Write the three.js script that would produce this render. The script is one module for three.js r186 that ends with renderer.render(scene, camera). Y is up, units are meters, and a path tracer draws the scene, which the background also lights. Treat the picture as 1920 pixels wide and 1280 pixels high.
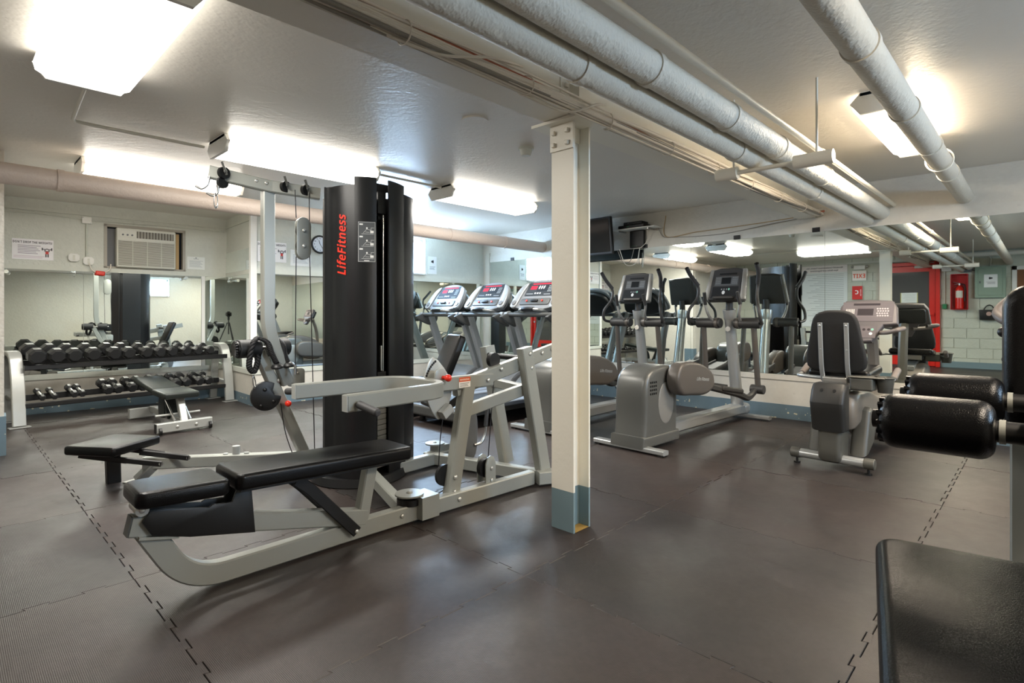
import * as THREE from 'three';
import { RoundedBoxGeometry } from 'three/addons/geometries/RoundedBoxGeometry.js';
import { mergeGeometries, toCreasedNormals } from 'three/addons/utils/BufferGeometryUtils.js';
import { RectAreaLightUniformsLib } from 'three/addons/lights/RectAreaLightUniformsLib.js';
import { FontLoader } from 'three/addons/loaders/FontLoader.js';
import { TextGeometry } from 'three/addons/geometries/TextGeometry.js';

// ---------------------------------------------------------------- camera, light, exposure
const scene = new THREE.Scene();
scene.background = new THREE.Color(0x0b0d10);
const EYE = 1.08, YAW = THREE.MathUtils.degToRad(44.0043);
const camera = new THREE.PerspectiveCamera(63.43, 1.5, 0.02, 60);
camera.position.set(0, EYE, 0);
camera.lookAt(Math.cos(YAW), EYE, -Math.sin(YAW));
camera.setViewOffset(1920, 1280, 0, 51, 1920, 1280);
const renderer = new THREE.WebGLRenderer({ antialias: true });
renderer.toneMapping = THREE.LinearToneMapping;
renderer.toneMappingExposure = 1.24;
renderer.shadowMap.enabled = true;
RectAreaLightUniformsLib.init();
const LAMP = 38.0, LAMP_WARM = new THREE.Color(1.0, 0.85, 0.68), LAMP_COOL = new THREE.Color(1.0, 0.955, 0.88);
const DAY = new THREE.Color(0.50, 0.72, 1.0), DAYPOWER = 70;

// ---------------------------------------------------------------- helpers
const V = (x, y, z) => new THREE.Vector3(x, y, z);
const D2R = Math.PI / 180;
let seed = 1234567;
function rnd() { seed = (seed * 1664525 + 1013904223) % 4294967296; return seed / 4294967296; }
const used = {};
function numbered(n) { if (!(n in used)) { used[n] = 0; return n; } used[n]++; return n + '_' + String(used[n]).padStart(3, '0'); }

function place(g, p = [0, 0, 0], r = [0, 0, 0], s = null) {
  if (s) g.scale(...s);
  g.applyMatrix4(new THREE.Matrix4().makeRotationFromEuler(new THREE.Euler(...r)));
  return g.translate(...p);
}
const box = (w, h, d, x = 0, y = 0, z = 0, r) => place(new THREE.BoxGeometry(w, h, d), [x, y, z], r);
const rbox = (w, h, d, rad, x = 0, y = 0, z = 0, r, seg = 3) => place(new RoundedBoxGeometry(w, h, d, seg, Math.min(rad, w / 2.01, h / 2.01, d / 2.01)), [x, y, z], r);
const bx = (x0, x1, y0, y1, z0, z1) => box(x1 - x0, y1 - y0, z1 - z0, (x0 + x1) / 2, (y0 + y1) / 2, (z0 + z1) / 2);
const ball = (r, x, y, z, s) => place(new THREE.SphereGeometry(r, 16, 12), [x, y, z], [0, 0, 0], s);
function between(g, p, q) { // a y-axis geometry laid from p to q
  const a = V(...p), b = V(...q), m = new THREE.Matrix4();
  m.makeRotationFromQuaternion(new THREE.Quaternion().setFromUnitVectors(V(0, 1, 0), b.clone().sub(a).normalize()));
  g.applyMatrix4(m); const c = a.add(b).multiplyScalar(0.5); return g.translate(c.x, c.y, c.z);
}
function rod(p, q, r, r2 = r, seg = 16) { return between(new THREE.CylinderGeometry(r2, r, V(...p).distanceTo(V(...q)), seg), p, q); }
function tube(pts, r, seg = 24, rs = 8, closed = false) { return new THREE.TubeGeometry(new THREE.CatmullRomCurve3(pts.map(p => V(...p)), closed, 'centripetal'), seg, r, rs, closed); }
function roller(p, q, r, c = 0.25) { // cylinder with rounded ends
  const L = V(...p).distanceTo(V(...q)), n = 6, pts = [];
  const cr = r * c; pts.push(new THREE.Vector2(0, -L / 2));
  for (let i = 0; i <= n; i++) { const a = (i / n) * Math.PI / 2; pts.push(new THREE.Vector2(r - cr + cr * Math.sin(a), -L / 2 + cr - cr * Math.cos(a))); }
  for (let i = 0; i <= n; i++) { const a = (i / n) * Math.PI / 2; pts.push(new THREE.Vector2(r - cr + cr * Math.cos(a), L / 2 - cr + cr * Math.sin(a))); }
  pts.push(new THREE.Vector2(0, L / 2));
  return between(new THREE.LatheGeometry(pts, 28), p, q);
}
// rectangular tube with chamfered corners along a path; n = fixed width direction
function sweep(pts, w, h, n, ch = 0.006) {
  const P = pts.map(p => V(...p)), N = V(...n).normalize(), sec = [];
  const a = w / 2, b = h / 2, c = Math.min(ch, a * 0.8, b * 0.8);
  for (const [x, y] of [[a, b - c], [a - c, b], [-a + c, b], [-a, b - c], [-a, -b + c], [-a + c, -b], [a - c, -b], [a, -b + c]]) sec.push([x, y]);
  const rings = P.map((p, i) => {
    const t0 = i ? p.clone().sub(P[i - 1]).normalize() : null, t1 = i < P.length - 1 ? P[i + 1].clone().sub(p).normalize() : null;
    const t = (t0 && t1) ? t0.clone().add(t1).normalize() : (t0 || t1);
    const k = (t0 && t1) ? 1 / Math.max(0.4, t.dot(t1)) : 1;
    const u = t.clone().cross(N).normalize().multiplyScalar(k), ww = u.clone().cross(t).normalize();
    return sec.map(([x, y]) => p.clone().addScaledVector(ww, x).addScaledVector(u, y));
  });
  const pos = [], tri = (A, B, C) => pos.push(A.x, A.y, A.z, B.x, B.y, B.z, C.x, C.y, C.z);
  for (let i = 0; i + 1 < rings.length; i++) for (let k = 0; k < 8; k++) {
    const l = (k + 1) % 8, A = rings[i][k], B = rings[i][l], C = rings[i + 1][l], E = rings[i + 1][k];
    tri(A, C, B); tri(A, E, C);
  }
  for (const [ring, f] of [[rings[0], 1], [rings[rings.length - 1], -1]]) for (let k = 1; k < 7; k++) f > 0 ? tri(ring[0], ring[k], ring[k + 1]) : tri(ring[0], ring[k + 1], ring[k]);
  let g = new THREE.BufferGeometry(); g.setAttribute('position', new THREE.Float32BufferAttribute(pos, 3));
  // orient outwards
  g.computeVertexNormals();
  const c0 = P[0].clone().add(P[1]).multiplyScalar(0.5), A = V(pos[0], pos[1], pos[2]), nn = V(g.attributes.normal.getX(0), g.attributes.normal.getY(0), g.attributes.normal.getZ(0));
  const mid = rings[0][0].clone().add(rings[0][1]).add(rings[1][0]).add(rings[1][1]).multiplyScalar(0.25);
  if (nn.dot(mid.sub(c0)) < 0) { for (let i = 0; i < pos.length; i += 9) for (let k = 0; k < 3; k++) { const t = pos[i + 3 + k]; pos[i + 3 + k] = pos[i + 6 + k]; pos[i + 6 + k] = t; } g = new THREE.BufferGeometry(); g.setAttribute('position', new THREE.Float32BufferAttribute(pos, 3)); g.computeVertexNormals(); }
  g.setAttribute('uv', new THREE.Float32BufferAttribute(new Float32Array(pos.length / 3 * 2), 2));
  return toCreasedNormals(g, 0.45);
}
function bar(p, q, w, h, up = [0, 1, 0]) {
  const t = V(...q).sub(V(...p)).normalize(); let n = t.clone().cross(V(...up)); if (n.length() < 0.05) n = t.clone().cross(V(1, 0, 0));
  return sweep([p, q], w, h, n.normalize().toArray());
}
function fillet(pts, r, k = 6) { // round the inner corners of a polyline
  const P = pts.map(p => V(...p)), out = [P[0]];
  for (let i = 1; i + 1 < P.length; i++) {
    const a = P[i - 1].clone().sub(P[i]), b = P[i + 1].clone().sub(P[i]), rr = Math.min(r, a.length() * 0.49, b.length() * 0.49);
    const A = P[i].clone().addScaledVector(a.normalize(), rr), B = P[i].clone().addScaledVector(b.normalize(), rr);
    for (let j = 0; j <= k; j++) { const t = j / k; out.push(A.clone().multiplyScalar((1 - t) * (1 - t)).addScaledVector(P[i], 2 * t * (1 - t)).addScaledVector(B, t * t)); }
  }
  out.push(P[P.length - 1]); return out.map(p => p.toArray());
}
function shapeOf(pts) { const s = new THREE.Shape(); pts.forEach(([x, y], i) => i ? s.lineTo(x, y) : s.moveTo(x, y)); s.closePath(); return s; }
function smooth(pts, k = 4) { const c = new THREE.CatmullRomCurve3(pts.map(([x, y]) => V(x, y, 0)), true, 'centripetal'); return c.getPoints(pts.length * k).slice(0, -1).map(p => [p.x, p.y]); }
// outline in the XY plane, thickness centred on z
function slab(pts, depth, bevel = 0.004, z = 0, seg = 2) {
  const g = new THREE.ExtrudeGeometry(shapeOf(pts), { depth: Math.max(0.0005, depth - 2 * bevel), bevelEnabled: bevel > 0, bevelThickness: bevel, bevelSize: bevel, bevelOffset: -bevel, bevelSegments: seg, curveSegments: 12 });
  return toCreasedNormals(g.translate(0, 0, z - depth / 2 + bevel), 0.6);
}
function rrect(w, h, r, k = 5) { const o = []; for (const [cx, cy, a0] of [[w / 2 - r, h / 2 - r, 0], [-w / 2 + r, h / 2 - r, 90], [-w / 2 + r, -h / 2 + r, 180], [w / 2 - r, -h / 2 + r, 270]]) for (let i = 0; i <= k; i++) { const a = (a0 + 90 * i / k) * D2R; o.push([cx + r * Math.cos(a), cy + r * Math.sin(a)]); } return o; }
const disc = (r, t, p, axis = [0, 0, 1], seg = 24) => { const a = V(...axis).normalize().multiplyScalar(t / 2), c = V(...p); return rod(c.clone().sub(a).toArray(), c.clone().add(a).toArray(), r, r, seg); };
const bolt = (p, axis = [0, 0, 1], r = 0.011) => { const a = V(...axis).normalize(), c = V(...p), q = new THREE.Quaternion().setFromUnitVectors(V(0, 1, 0), a); const g = new THREE.SphereGeometry(r, 10, 5, 0, Math.PI * 2, 0, Math.PI / 2); g.scale(1, 0.6, 1); g.applyQuaternion(q); return g.translate(c.x, c.y, c.z); };
// texture coordinates in metres from the dominant direction of each face
function metreUV(g) {
  g = g.index ? g.toNonIndexed() : g; const p = g.attributes.position, uv = new Float32Array(p.count * 2), a = V(), b = V(), c = V();
  for (let i = 0; i < p.count; i += 3) {
    a.fromBufferAttribute(p, i); b.fromBufferAttribute(p, i + 1); c.fromBufferAttribute(p, i + 2);
    const n = b.clone().sub(a).cross(c.clone().sub(a)), x = Math.abs(n.x), y = Math.abs(n.y), z = Math.abs(n.z);
    [a, b, c].forEach((v, k) => { const [s, t] = y >= x && y >= z ? [v.x, v.z] : x >= z ? [v.z, v.y] : [v.x, v.y]; uv[(i + k) * 2] = s; uv[(i + k) * 2 + 1] = t; });
  }
  g.setAttribute('uv', new THREE.BufferAttribute(uv, 2)); return g;
}
const APART = new Set(['bolt', 'arm_cap', 'end_cap', 'roller_stub', 'snap_hook', 'hook', 'pulley', 'cable', 'vent_slot', 'release_knob', 'pin_hole', 'bar_clamp', 'stabilizer_foot', 'foot_plate', 'brace_rod', 'loop_handlebar', 'shield_hole', 'rib', 'gather', 'led', 'pulley_bracket', 'pulley_carriage', 'link_axle', 'pulley_strap']);
function obj(name, geos, mat, parent = scene, world = false) {
  if (Array.isArray(geos) && geos.length > 1 && APART.has(name)) return geos.map(g => obj(name, g, mat, parent, world))[0];
  geos = (Array.isArray(geos) ? geos : [geos]).map(g => { g = g.index ? g.toNonIndexed() : g; for (const k of Object.keys(g.attributes)) if (!['position', 'normal', 'uv'].includes(k)) g.deleteAttribute(k); if (!g.attributes.uv) g.setAttribute('uv', new THREE.BufferAttribute(new Float32Array(g.attributes.position.count * 2), 2)); g.morphAttributes = {}; return g; });
  let g = geos.length > 1 ? mergeGeometries(geos) : geos[0];
  if (mat.userData.metres) g = metreUV(g);
  if (world) { parent.updateWorldMatrix(true, false); g.applyMatrix4(parent.matrixWorld.clone().invert()); }
  const m = new THREE.Mesh(g, mat); m.name = parent === scene ? numbered(name) : name; m.castShadow = m.receiveShadow = true; parent.add(m); return m;
}
const objW = (name, geos, mat, parent) => obj(name, geos, mat, parent, true);
function tag(o, label, category, group) { o.userData.label = label; o.userData.category = category; if (group) o.userData.group = group; return o; }
function thing(name, label, category, p = [0, 0, 0], turn = 0, group) { const o = new THREE.Group(); o.name = numbered(name); scene.add(o); o.position.set(...p); o.rotation.y = turn; o.updateMatrixWorld(true); return tag(o, label, category, group); }
function struct(name, geos, mat) { const o = obj(name, geos, mat); o.userData.kind = 'structure'; return o; }
function copy(o, p, turn, label) { const c = o.clone(); c.name = numbered(o.name.replace(/_\d{3}$/, '')); c.userData = { ...o.userData, label: label || o.userData.label }; scene.add(c); c.position.set(...p); c.rotation.y = turn; return c; }

// ---------------------------------------------------------------- textures
function noiseTex(size, fn, { srgb = false, metres = 1 } = {}) {
  const d = new Uint8Array(size * size * 4);
  for (let y = 0; y < size; y++) for (let x = 0; x < size; x++) { const c = fn(x / size, y / size), i = (y * size + x) * 4; const [r, g, b] = Array.isArray(c) ? c : [c, c, c]; d[i] = Math.max(0, Math.min(255, r * 255)); d[i + 1] = Math.max(0, Math.min(255, g * 255)); d[i + 2] = Math.max(0, Math.min(255, b * 255)); d[i + 3] = 255; }
  const t = new THREE.DataTexture(d, size, size); t.wrapS = t.wrapT = THREE.RepeatWrapping; t.magFilter = THREE.LinearFilter; t.minFilter = THREE.LinearMipmapLinearFilter; t.generateMipmaps = true;
  if (srgb) t.colorSpace = THREE.SRGBColorSpace; t.repeat.set(1 / metres, 1 / metres); t.needsUpdate = true; return t;
}
const lat = (n, s) => { const a = new Float32Array(n * n); let k = s; for (let i = 0; i < n * n; i++) { k = (k * 1664525 + 1013904223) % 4294967296; a[i] = k / 4294967296; } return (u, v) => { u *= n; v *= n; const x = Math.floor(u), y = Math.floor(v), f = u - x, g = v - y, e = f * f * (3 - 2 * f), h = g * g * (3 - 2 * g), q = (i, j) => a[((j % n + n) % n) * n + ((i % n + n) % n)]; return (q(x, y) * (1 - e) + q(x + 1, y) * e) * (1 - h) + (q(x, y + 1) * (1 - e) + q(x + 1, y + 1) * e) * h; }; };
const n4 = lat(4, 11), n8 = lat(8, 22), n16 = lat(16, 33), n32 = lat(32, 44), n64 = lat(64, 55), n128 = lat(128, 66);
const fbm = (u, v) => 0.4 * n4(u, v) + 0.25 * n8(u, v) + 0.16 * n16(u, v) + 0.1 * n32(u, v) + 0.09 * n64(u, v);
const T = {
  grain: noiseTex(256, (u, v) => 0.5 + 0.5 * (n128(u, v) - 0.5) + 0.3 * (n64(u, v) - 0.5), { metres: 0.12 }),
  rollerPaint: noiseTex(256, (u, v) => 0.35 * n16(u, v) + 0.4 * n32(u, v) + 0.25 * n64(u, v), { metres: 0.5 }),
  wallColor: noiseTex(256, (u, v) => { const f = fbm(u, v), k = 0.96 + 0.045 * (f - 0.5) + 0.012 * (n64(u, v) - 0.5); const chip = n32(u, v) > 0.955 ? 0.03 : 0; return [k - chip, k - chip, k - chip]; }, { srgb: true, metres: 1.7 }),
  matColor: noiseTex(512, (u, v) => { const f = fbm(u, v), g = n64(u * 2, v * 2), k = 0.80 + 0.22 * (f - 0.5) + 0.10 * (g - 0.5) + (n128(u, v) > 0.985 ? 0.10 : 0); return [k + 0.03 * (n8(u, v) - 0.5), k, k]; }, { srgb: true, metres: 1.9 }),
  matBump: noiseTex(512, (u, v) => 0.5 + 0.28 * Math.sin(u * Math.PI * 2 * 64) * (0.6 + 0.4 * n8(u, v)) + 0.3 * (n128(u, v) - 0.5), { metres: 0.32 }),
  matRough: noiseTex(256, (u, v) => { const f = fbm(u, v); return 0.72 + 0.35 * (f - 0.5); }, { metres: 1.3 }),
  vinyl: noiseTex(256, (u, v) => 0.5 + 0.5 * (n64(u, v) - 0.5) + 0.35 * (n128(u, v) - 0.5), { metres: 0.10 }),
  pipe: noiseTex(256, (u, v) => 0.5 * n8(u, v) + 0.3 * n32(u, v) + 0.2 * n64(u, v), { metres: 0.35 }),
  base: noiseTex(512, (u, v) => { const f = fbm(u, v) , chip = (0.6 * n16(u, v) + 0.4 * n64(u, v)) > 0.80 ? 1 : 0, k = 0.92 + 0.12 * (f - 0.5); return chip ? [0.82, 0.80, 0.70] : [0.44 * k, 0.53 * k, 0.58 * k]; }, { srgb: true, metres: 1.3 }),
};
function canvasTex(w, h, draw) { const c = document.createElement('canvas'); c.width = w; c.height = h; const x = c.getContext('2d'); draw(x, w, h); const t = new THREE.CanvasTexture(c); t.colorSpace = THREE.SRGBColorSpace; t.anisotropy = 4; return t; }

// ---------------------------------------------------------------- materials
function M(color, rough, metal = 0, extra = {}) { const { metres, physical, ...e } = extra; const m = physical ? new THREE.MeshPhysicalMaterial({ color, roughness: rough, metalness: metal, ...e }) : new THREE.MeshStandardMaterial({ color, roughness: rough, metalness: metal, ...e }); m.userData.metres = !!metres; return m; }
const m = {
  wall: M(0xd9dcd2, 0.5, 0, { map: T.wallColor, bumpMap: T.rollerPaint, bumpScale: 0.003, metres: true }),
  wallWarm: M(0xdcd7cb, 0.5, 0, { map: T.wallColor, bumpMap: T.rollerPaint, bumpScale: 0.003, metres: true }),
  block: M(0xd0d4c4, 0.55, 0, { map: T.wallColor, bumpMap: T.rollerPaint, bumpScale: 0.002, metres: true }),
  joint: M(0xc2c6b6, 0.7),
  ceiling: M(0xe5e0d6, 0.33, 0, { bumpMap: T.rollerPaint, bumpScale: 0.0016, metres: true }),
  trim: M(0xd8dbd0, 0.45, 0, { map: T.wallColor, metres: true }),
  panel: M(0xdcd8cd, 0.5, 0, { map: T.wallColor, metres: true }),
  skirting: M(0xffffff, 0.45, 0, { map: T.base, metres: true }),
  mirror: M(new THREE.Color().setRGB(0.84, 0.89, 0.855), 0.012, 1),
  mirrorEdge: M(0x5e7a70, 0.2),
  steelPaint: M(0xebe7da, 0.42, 0, { bumpMap: T.rollerPaint, bumpScale: 0.0007, metres: true }),
  columnBlue: M(0x768c93, 0.42),
  rust: M(0x9a7a3a, 0.9),
  pipeWrap: M(0xe2ddd0, 0.55, 0, { bumpMap: T.pipe, bumpScale: 0.006, metres: true }),
  pipeGrey: M(0xd2cdc0, 0.6, 0, { bumpMap: T.pipe, bumpScale: 0.005, metres: true }),
  pipePink: M(0xd8c7ba, 0.5, 0, { bumpMap: T.pipe, bumpScale: 0.003, metres: true }),
  cable: M(0xe6dfd2, 0.5), cableGrey: M(0x8f8a80, 0.5), cableTan: M(0xbb9c6a, 0.5), cableRed: M(0xb5694e, 0.5),
  frame: M(0x9a9c95, 0.38, 0.25, { physical: true, clearcoat: 0.25, clearcoatRoughness: 0.3 }),
  frameLight: M(0xb0b2ae, 0.36, 0.3),
  endcap: M(0x4a4b48, 0.5),
  blackMetal: M(0x0f0f10, 0.42),
  shroud: M(0x17181a, 0.33, 0, { bumpMap: T.grain, bumpScale: 0.0003, metres: true }),
  shroudInner: M(0x17181a, 0.5),
  vinyl: M(0x0b0b0c, 0.30, 0, { physical: true, specularIntensity: 0.5, bumpMap: T.vinyl, bumpScale: 0.0006, metres: true }),
  seatVinyl: M(0x0a0a0b, 0.26, 0, { physical: true, specularIntensity: 0.2, bumpMap: T.vinyl, bumpScale: 0.0005, metres: true }),
  vinylGrey: M(0x242927, 0.38, 0, { physical: true, specularIntensity: 0.6, bumpMap: T.vinyl, bumpScale: 0.0005, metres: true }),
  foam: M(0x202122, 0.55, 0, { bumpMap: T.vinyl, bumpScale: 0.0005, metres: true }),
  rubber: M(0x1c1d1e, 0.38, 0, { bumpMap: T.grain, bumpScale: 0.0004, metres: true }),
  rubberGrip: M(0x39393a, 0.6),
  chrome: M(0xd8d9d8, 0.16, 1), steel: M(0xb3b3b0, 0.28, 0.85), plateSteel: M(0xa5a39c, 0.35, 0.7),
  bolt: M(0xc4c3bc, 0.3, 0.6),
  red: M(0xe0301c, 0.35), logoRed: M(0xe5321d, 0.45), signRed: M(0xd52222, 0.4),
  rope: M(0x141416, 0.7), wire: M(0x16161a, 0.5),
  tmGrey: M(0x6e7174, 0.42, 0.1), tmSilver: M(0x8e9192, 0.34, 0.35), tmDark: M(0x3c3d3c, 0.5), tmBelt: M(0x16181c, 0.55, 0, { bumpMap: T.grain, bumpScale: 0.0006, metres: true }), tmDeck: M(0x77808c, 0.45),
  elShell: M(0x60615e, 0.34, 0.25), elPod: M(0x57524d, 0.4, 0.1), elDark: M(0x343332, 0.5), elOval: M(0x8b8a86, 0.34, 0.2), elSilver: M(0xb0b3b3, 0.28, 0.5),
  bikeShell: M(0x56554f, 0.42, 0.1), bikeDark: M(0x262625, 0.5), bikeBeige: M(0x746e66, 0.42, 0.15), bikeConsole: M(0x5f5a5b, 0.45),
  handTan: M(0x756d68, 0.5), white: M(0xe9e9e4, 0.4), plasticCream: M(0xd6d6cb, 0.45), black: M(0x0c0c0d, 0.45), grey: M(0x6a6d70, 0.5), screenGlass: M(0x15171a, 0.12),
  doorRed: M(0xd8261a, 0.32), brown: M(0x7a4b22, 0.5), panelGreen: M(0x8ea391, 0.45), extRed: M(0xb5101c, 0.3), green: M(0x1f7a4a, 0.5), wood: M(0xc9a873, 0.6), lens: null,
};
const mats = [0x413936, 0x3e3937, 0x453b37, 0x3b3735].map(c => M(c, 1, 0, { map: T.matColor, bumpMap: T.matBump, bumpScale: 0.0007, roughnessMap: T.matRough, metres: true }));
for (const k of mats) k.roughness = 0.60;
m.subfloor = M(0x1d1b1a, 0.9);
const font = await new FontLoader().loadAsync('fonts/droid/droid_sans_bold.typeface.json');
function text(str, size, depth, slant = 0) { const g = new TextGeometry(str, { font, size, depth, curveSegments: 3, bevelEnabled: false }); if (slant) g.applyMatrix4(new THREE.Matrix4().set(1, slant, 0, 0, 0, 1, 0, 0, 0, 0, 1, 0, 0, 0, 0, 1)); g.computeBoundingBox(); const b = g.boundingBox; return g.translate(-(b.min.x + b.max.x) / 2, -(b.min.y + b.max.y) / 2, 0); }
// flat printed sheet: board with the print on its front (+z) face
function printed(name, w, h, tex, parent, p, turn, edge = m.white, thick = 0.004, rough = 0.55) {
  const g = new THREE.BoxGeometry(w, h, thick), mm = M(0xffffff, rough, 0, { map: tex });
  const o = new THREE.Mesh(g, [edge, edge, edge, edge, mm, edge]); o.castShadow = o.receiveShadow = true; o.position.set(...p); if (Array.isArray(turn)) o.rotation.set(...turn); else o.rotation.y = turn || 0;
  o.name = parent === scene ? numbered(name) : name; parent.add(o); return o;
}

// ---------------------------------------------------------------- the room
const XM = 6.1, XW = -2.1, ZS = 2.6, CEIL = 2.33, ROT = -3 * D2R, OX = 2.57, OZ = -6.72;
const A = (lx, y, lz) => [OX + lx * Math.cos(ROT) + lz * Math.sin(ROT), y, OZ - lx * Math.sin(ROT) + lz * Math.cos(ROT)];
const inA = g => place(g, [0, 0, 0]).applyMatrix4(new THREE.Matrix4().makeRotationY(ROT)).translate(OX, 0, OZ);
const ZA = -1.05, LW = -2.175, ZR = -5.735; // recess of the rack wall, its left return
const LC = 3.55;                             // where the clock wall meets the mirrored wall
// floor: sub-floor and interlocking rubber mats
const floor = struct('floor', bx(XW - 0.2, XM + 0.25, -0.12, -0.014, -8.4, ZS + 0.2), m.subfloor);
{
  const P = 1.127, X0 = 0.55 - 3 * P, Z0 = -0.42 + 3 * P, teeth = 13, dep = 0.017, gap = 0.0014;
  const edge = (dirOut) => { // along +x from 0..P, offset in +y, tabs alternate
    const o = []; const s = P / teeth;
    for (let i = 0; i < teeth; i++) { const a = i * s, odd = i % 2 && i > 0 && i < teeth - 1; const y = odd ? dep : 0, w = 0.007; if (odd) o.push([a + 0.012, 0], [a + 0.012 - w, dep], [a + s - 0.012 + w, dep], [a + s - 0.012, 0]); else o.push([a, 0]); }
    return o;
  };
  const E = edge();
  const outline = [];
  for (const [x, y] of E) outline.push([x, y - 0 + gap]);                       // side at y=0, tabs point in (+y): neighbour's tab enters
  for (const [x, y] of E) outline.push([P - gap + y, x]);                       // side x=P, tabs point out
  for (const [x, y] of E) outline.push([P - x, P - gap + y]);                   // side y=P, tabs point out
  for (const [x, y] of E) outline.push([gap + y, P - x]);                       // side x=0, tabs point in
  const s = shapeOf(outline.map(([x, y]) => [x, y]));
  const g0 = new THREE.ExtrudeGeometry(s, { depth: 0.012, bevelEnabled: true, bevelThickness: 0.0018, bevelSize: 0.0018, bevelOffset: -0.0018, bevelSegments: 1 });
  g0.rotateX(-Math.PI / 2); // shape y -> -z
  let k = 0;
  for (let i = 0; i < 9; i++) for (let j = 0; j < 11; j++) {
    const x = X0 + i * P, z = Z0 - j * P; // tile covers x..x+P, z-P..z
    if (x > XM - 0.02 || z < -8.0 || x + P < XW + 0.02 || z - P > ZS) continue;
    const g = g0.clone(); const pa = g.attributes.position; // clip the mat at the walls
    for (let q = 0; q < pa.count; q++) { let px = pa.getX(q) + x, pz = pa.getZ(q) + z; px = Math.min(XM - 0.005, Math.max(XW + 0.005, px)); pz = Math.min(ZS - 0.005, pz); pa.setX(q, px); pa.setZ(q, pz); }
    const dy = -0.0132 - 0.0008 * ((k * 7) % 3); g.translate(0, dy, 0);
    const o = obj('floor_mat', g, mats[(i * 2 + j * 3 + ((i * j) % 2)) % 4], floor); k++;
  }
}
struct('ceiling', bx(XW - 0.2, XM + 0.25, CEIL, CEIL + 0.15, -8.4, ZS + 0.2), m.ceiling);
// mirrored wall
struct('wall_mirrored', [bx(XM, XM + 0.2, 0, CEIL, -8.3, ZS + 0.2)], m.wallWarm);
{ const t = struct('trim_1', [bx(XM - 0.035, XM, 0.40, 0.452, -6.52, ZS)], m.panel); }
struct('trim_2', [bx(XM - 0.022, XM, 0.147, 0.40, -6.52, ZS)], m.panel);
struct('baseboard_mirrored', [bx(XM - 0.028, XM, 0, 0.147, -6.52, ZS)], m.skirting);
struct('trim_3', [bx(XM - 0.03, XM, 0.452, 2.05, -6.46, -6.37), bx(XM - 0.012, XM, 1.905, 2.0, -6.37, ZS)], m.panel);
const MZ = [-6.37, -4.42, -2.98, -1.572, 0.25, 2.58];
const mirLabel = ['tall mirror panel behind the treadmills next to the white corner post', 'tall mirror panel behind the elliptical under the television', 'tall mirror panel behind the elliptical with the tallest silver mast', 'tall mirror panel behind the recumbent bike showing the red door', 'tall mirror panel beyond the padded roller machine'];
for (let i = 0; i < 5; i++) { const t = thing('wall_mirror', mirLabel[i], 'mirror', [XM - 0.006, 0.452, (MZ[i] + MZ[i + 1]) / 2], 0, undefined); objW('glass', bx(XM - 0.010, XM - 0.002, 0.454, 1.905, MZ[i] + 0.0012, MZ[i + 1] - 0.0012), m.mirror, t); }
for (const [z, l] of [[-2.44, 'between the elliptical mirrors'], [-1.65, 'by the mirror seam above the bike'], [-3.58, 'below the modem'], [-5.87, 'above the treadmill mirror']]) tag(objW('mirror_clip', rbox(0.012, 0.045, 0.07, 0.004, XM - 0.016, 1.925, z), m.black, scene), 'black mirror clip on the beige wall ' + l, 'clip', 'black mirror clips');

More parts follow.
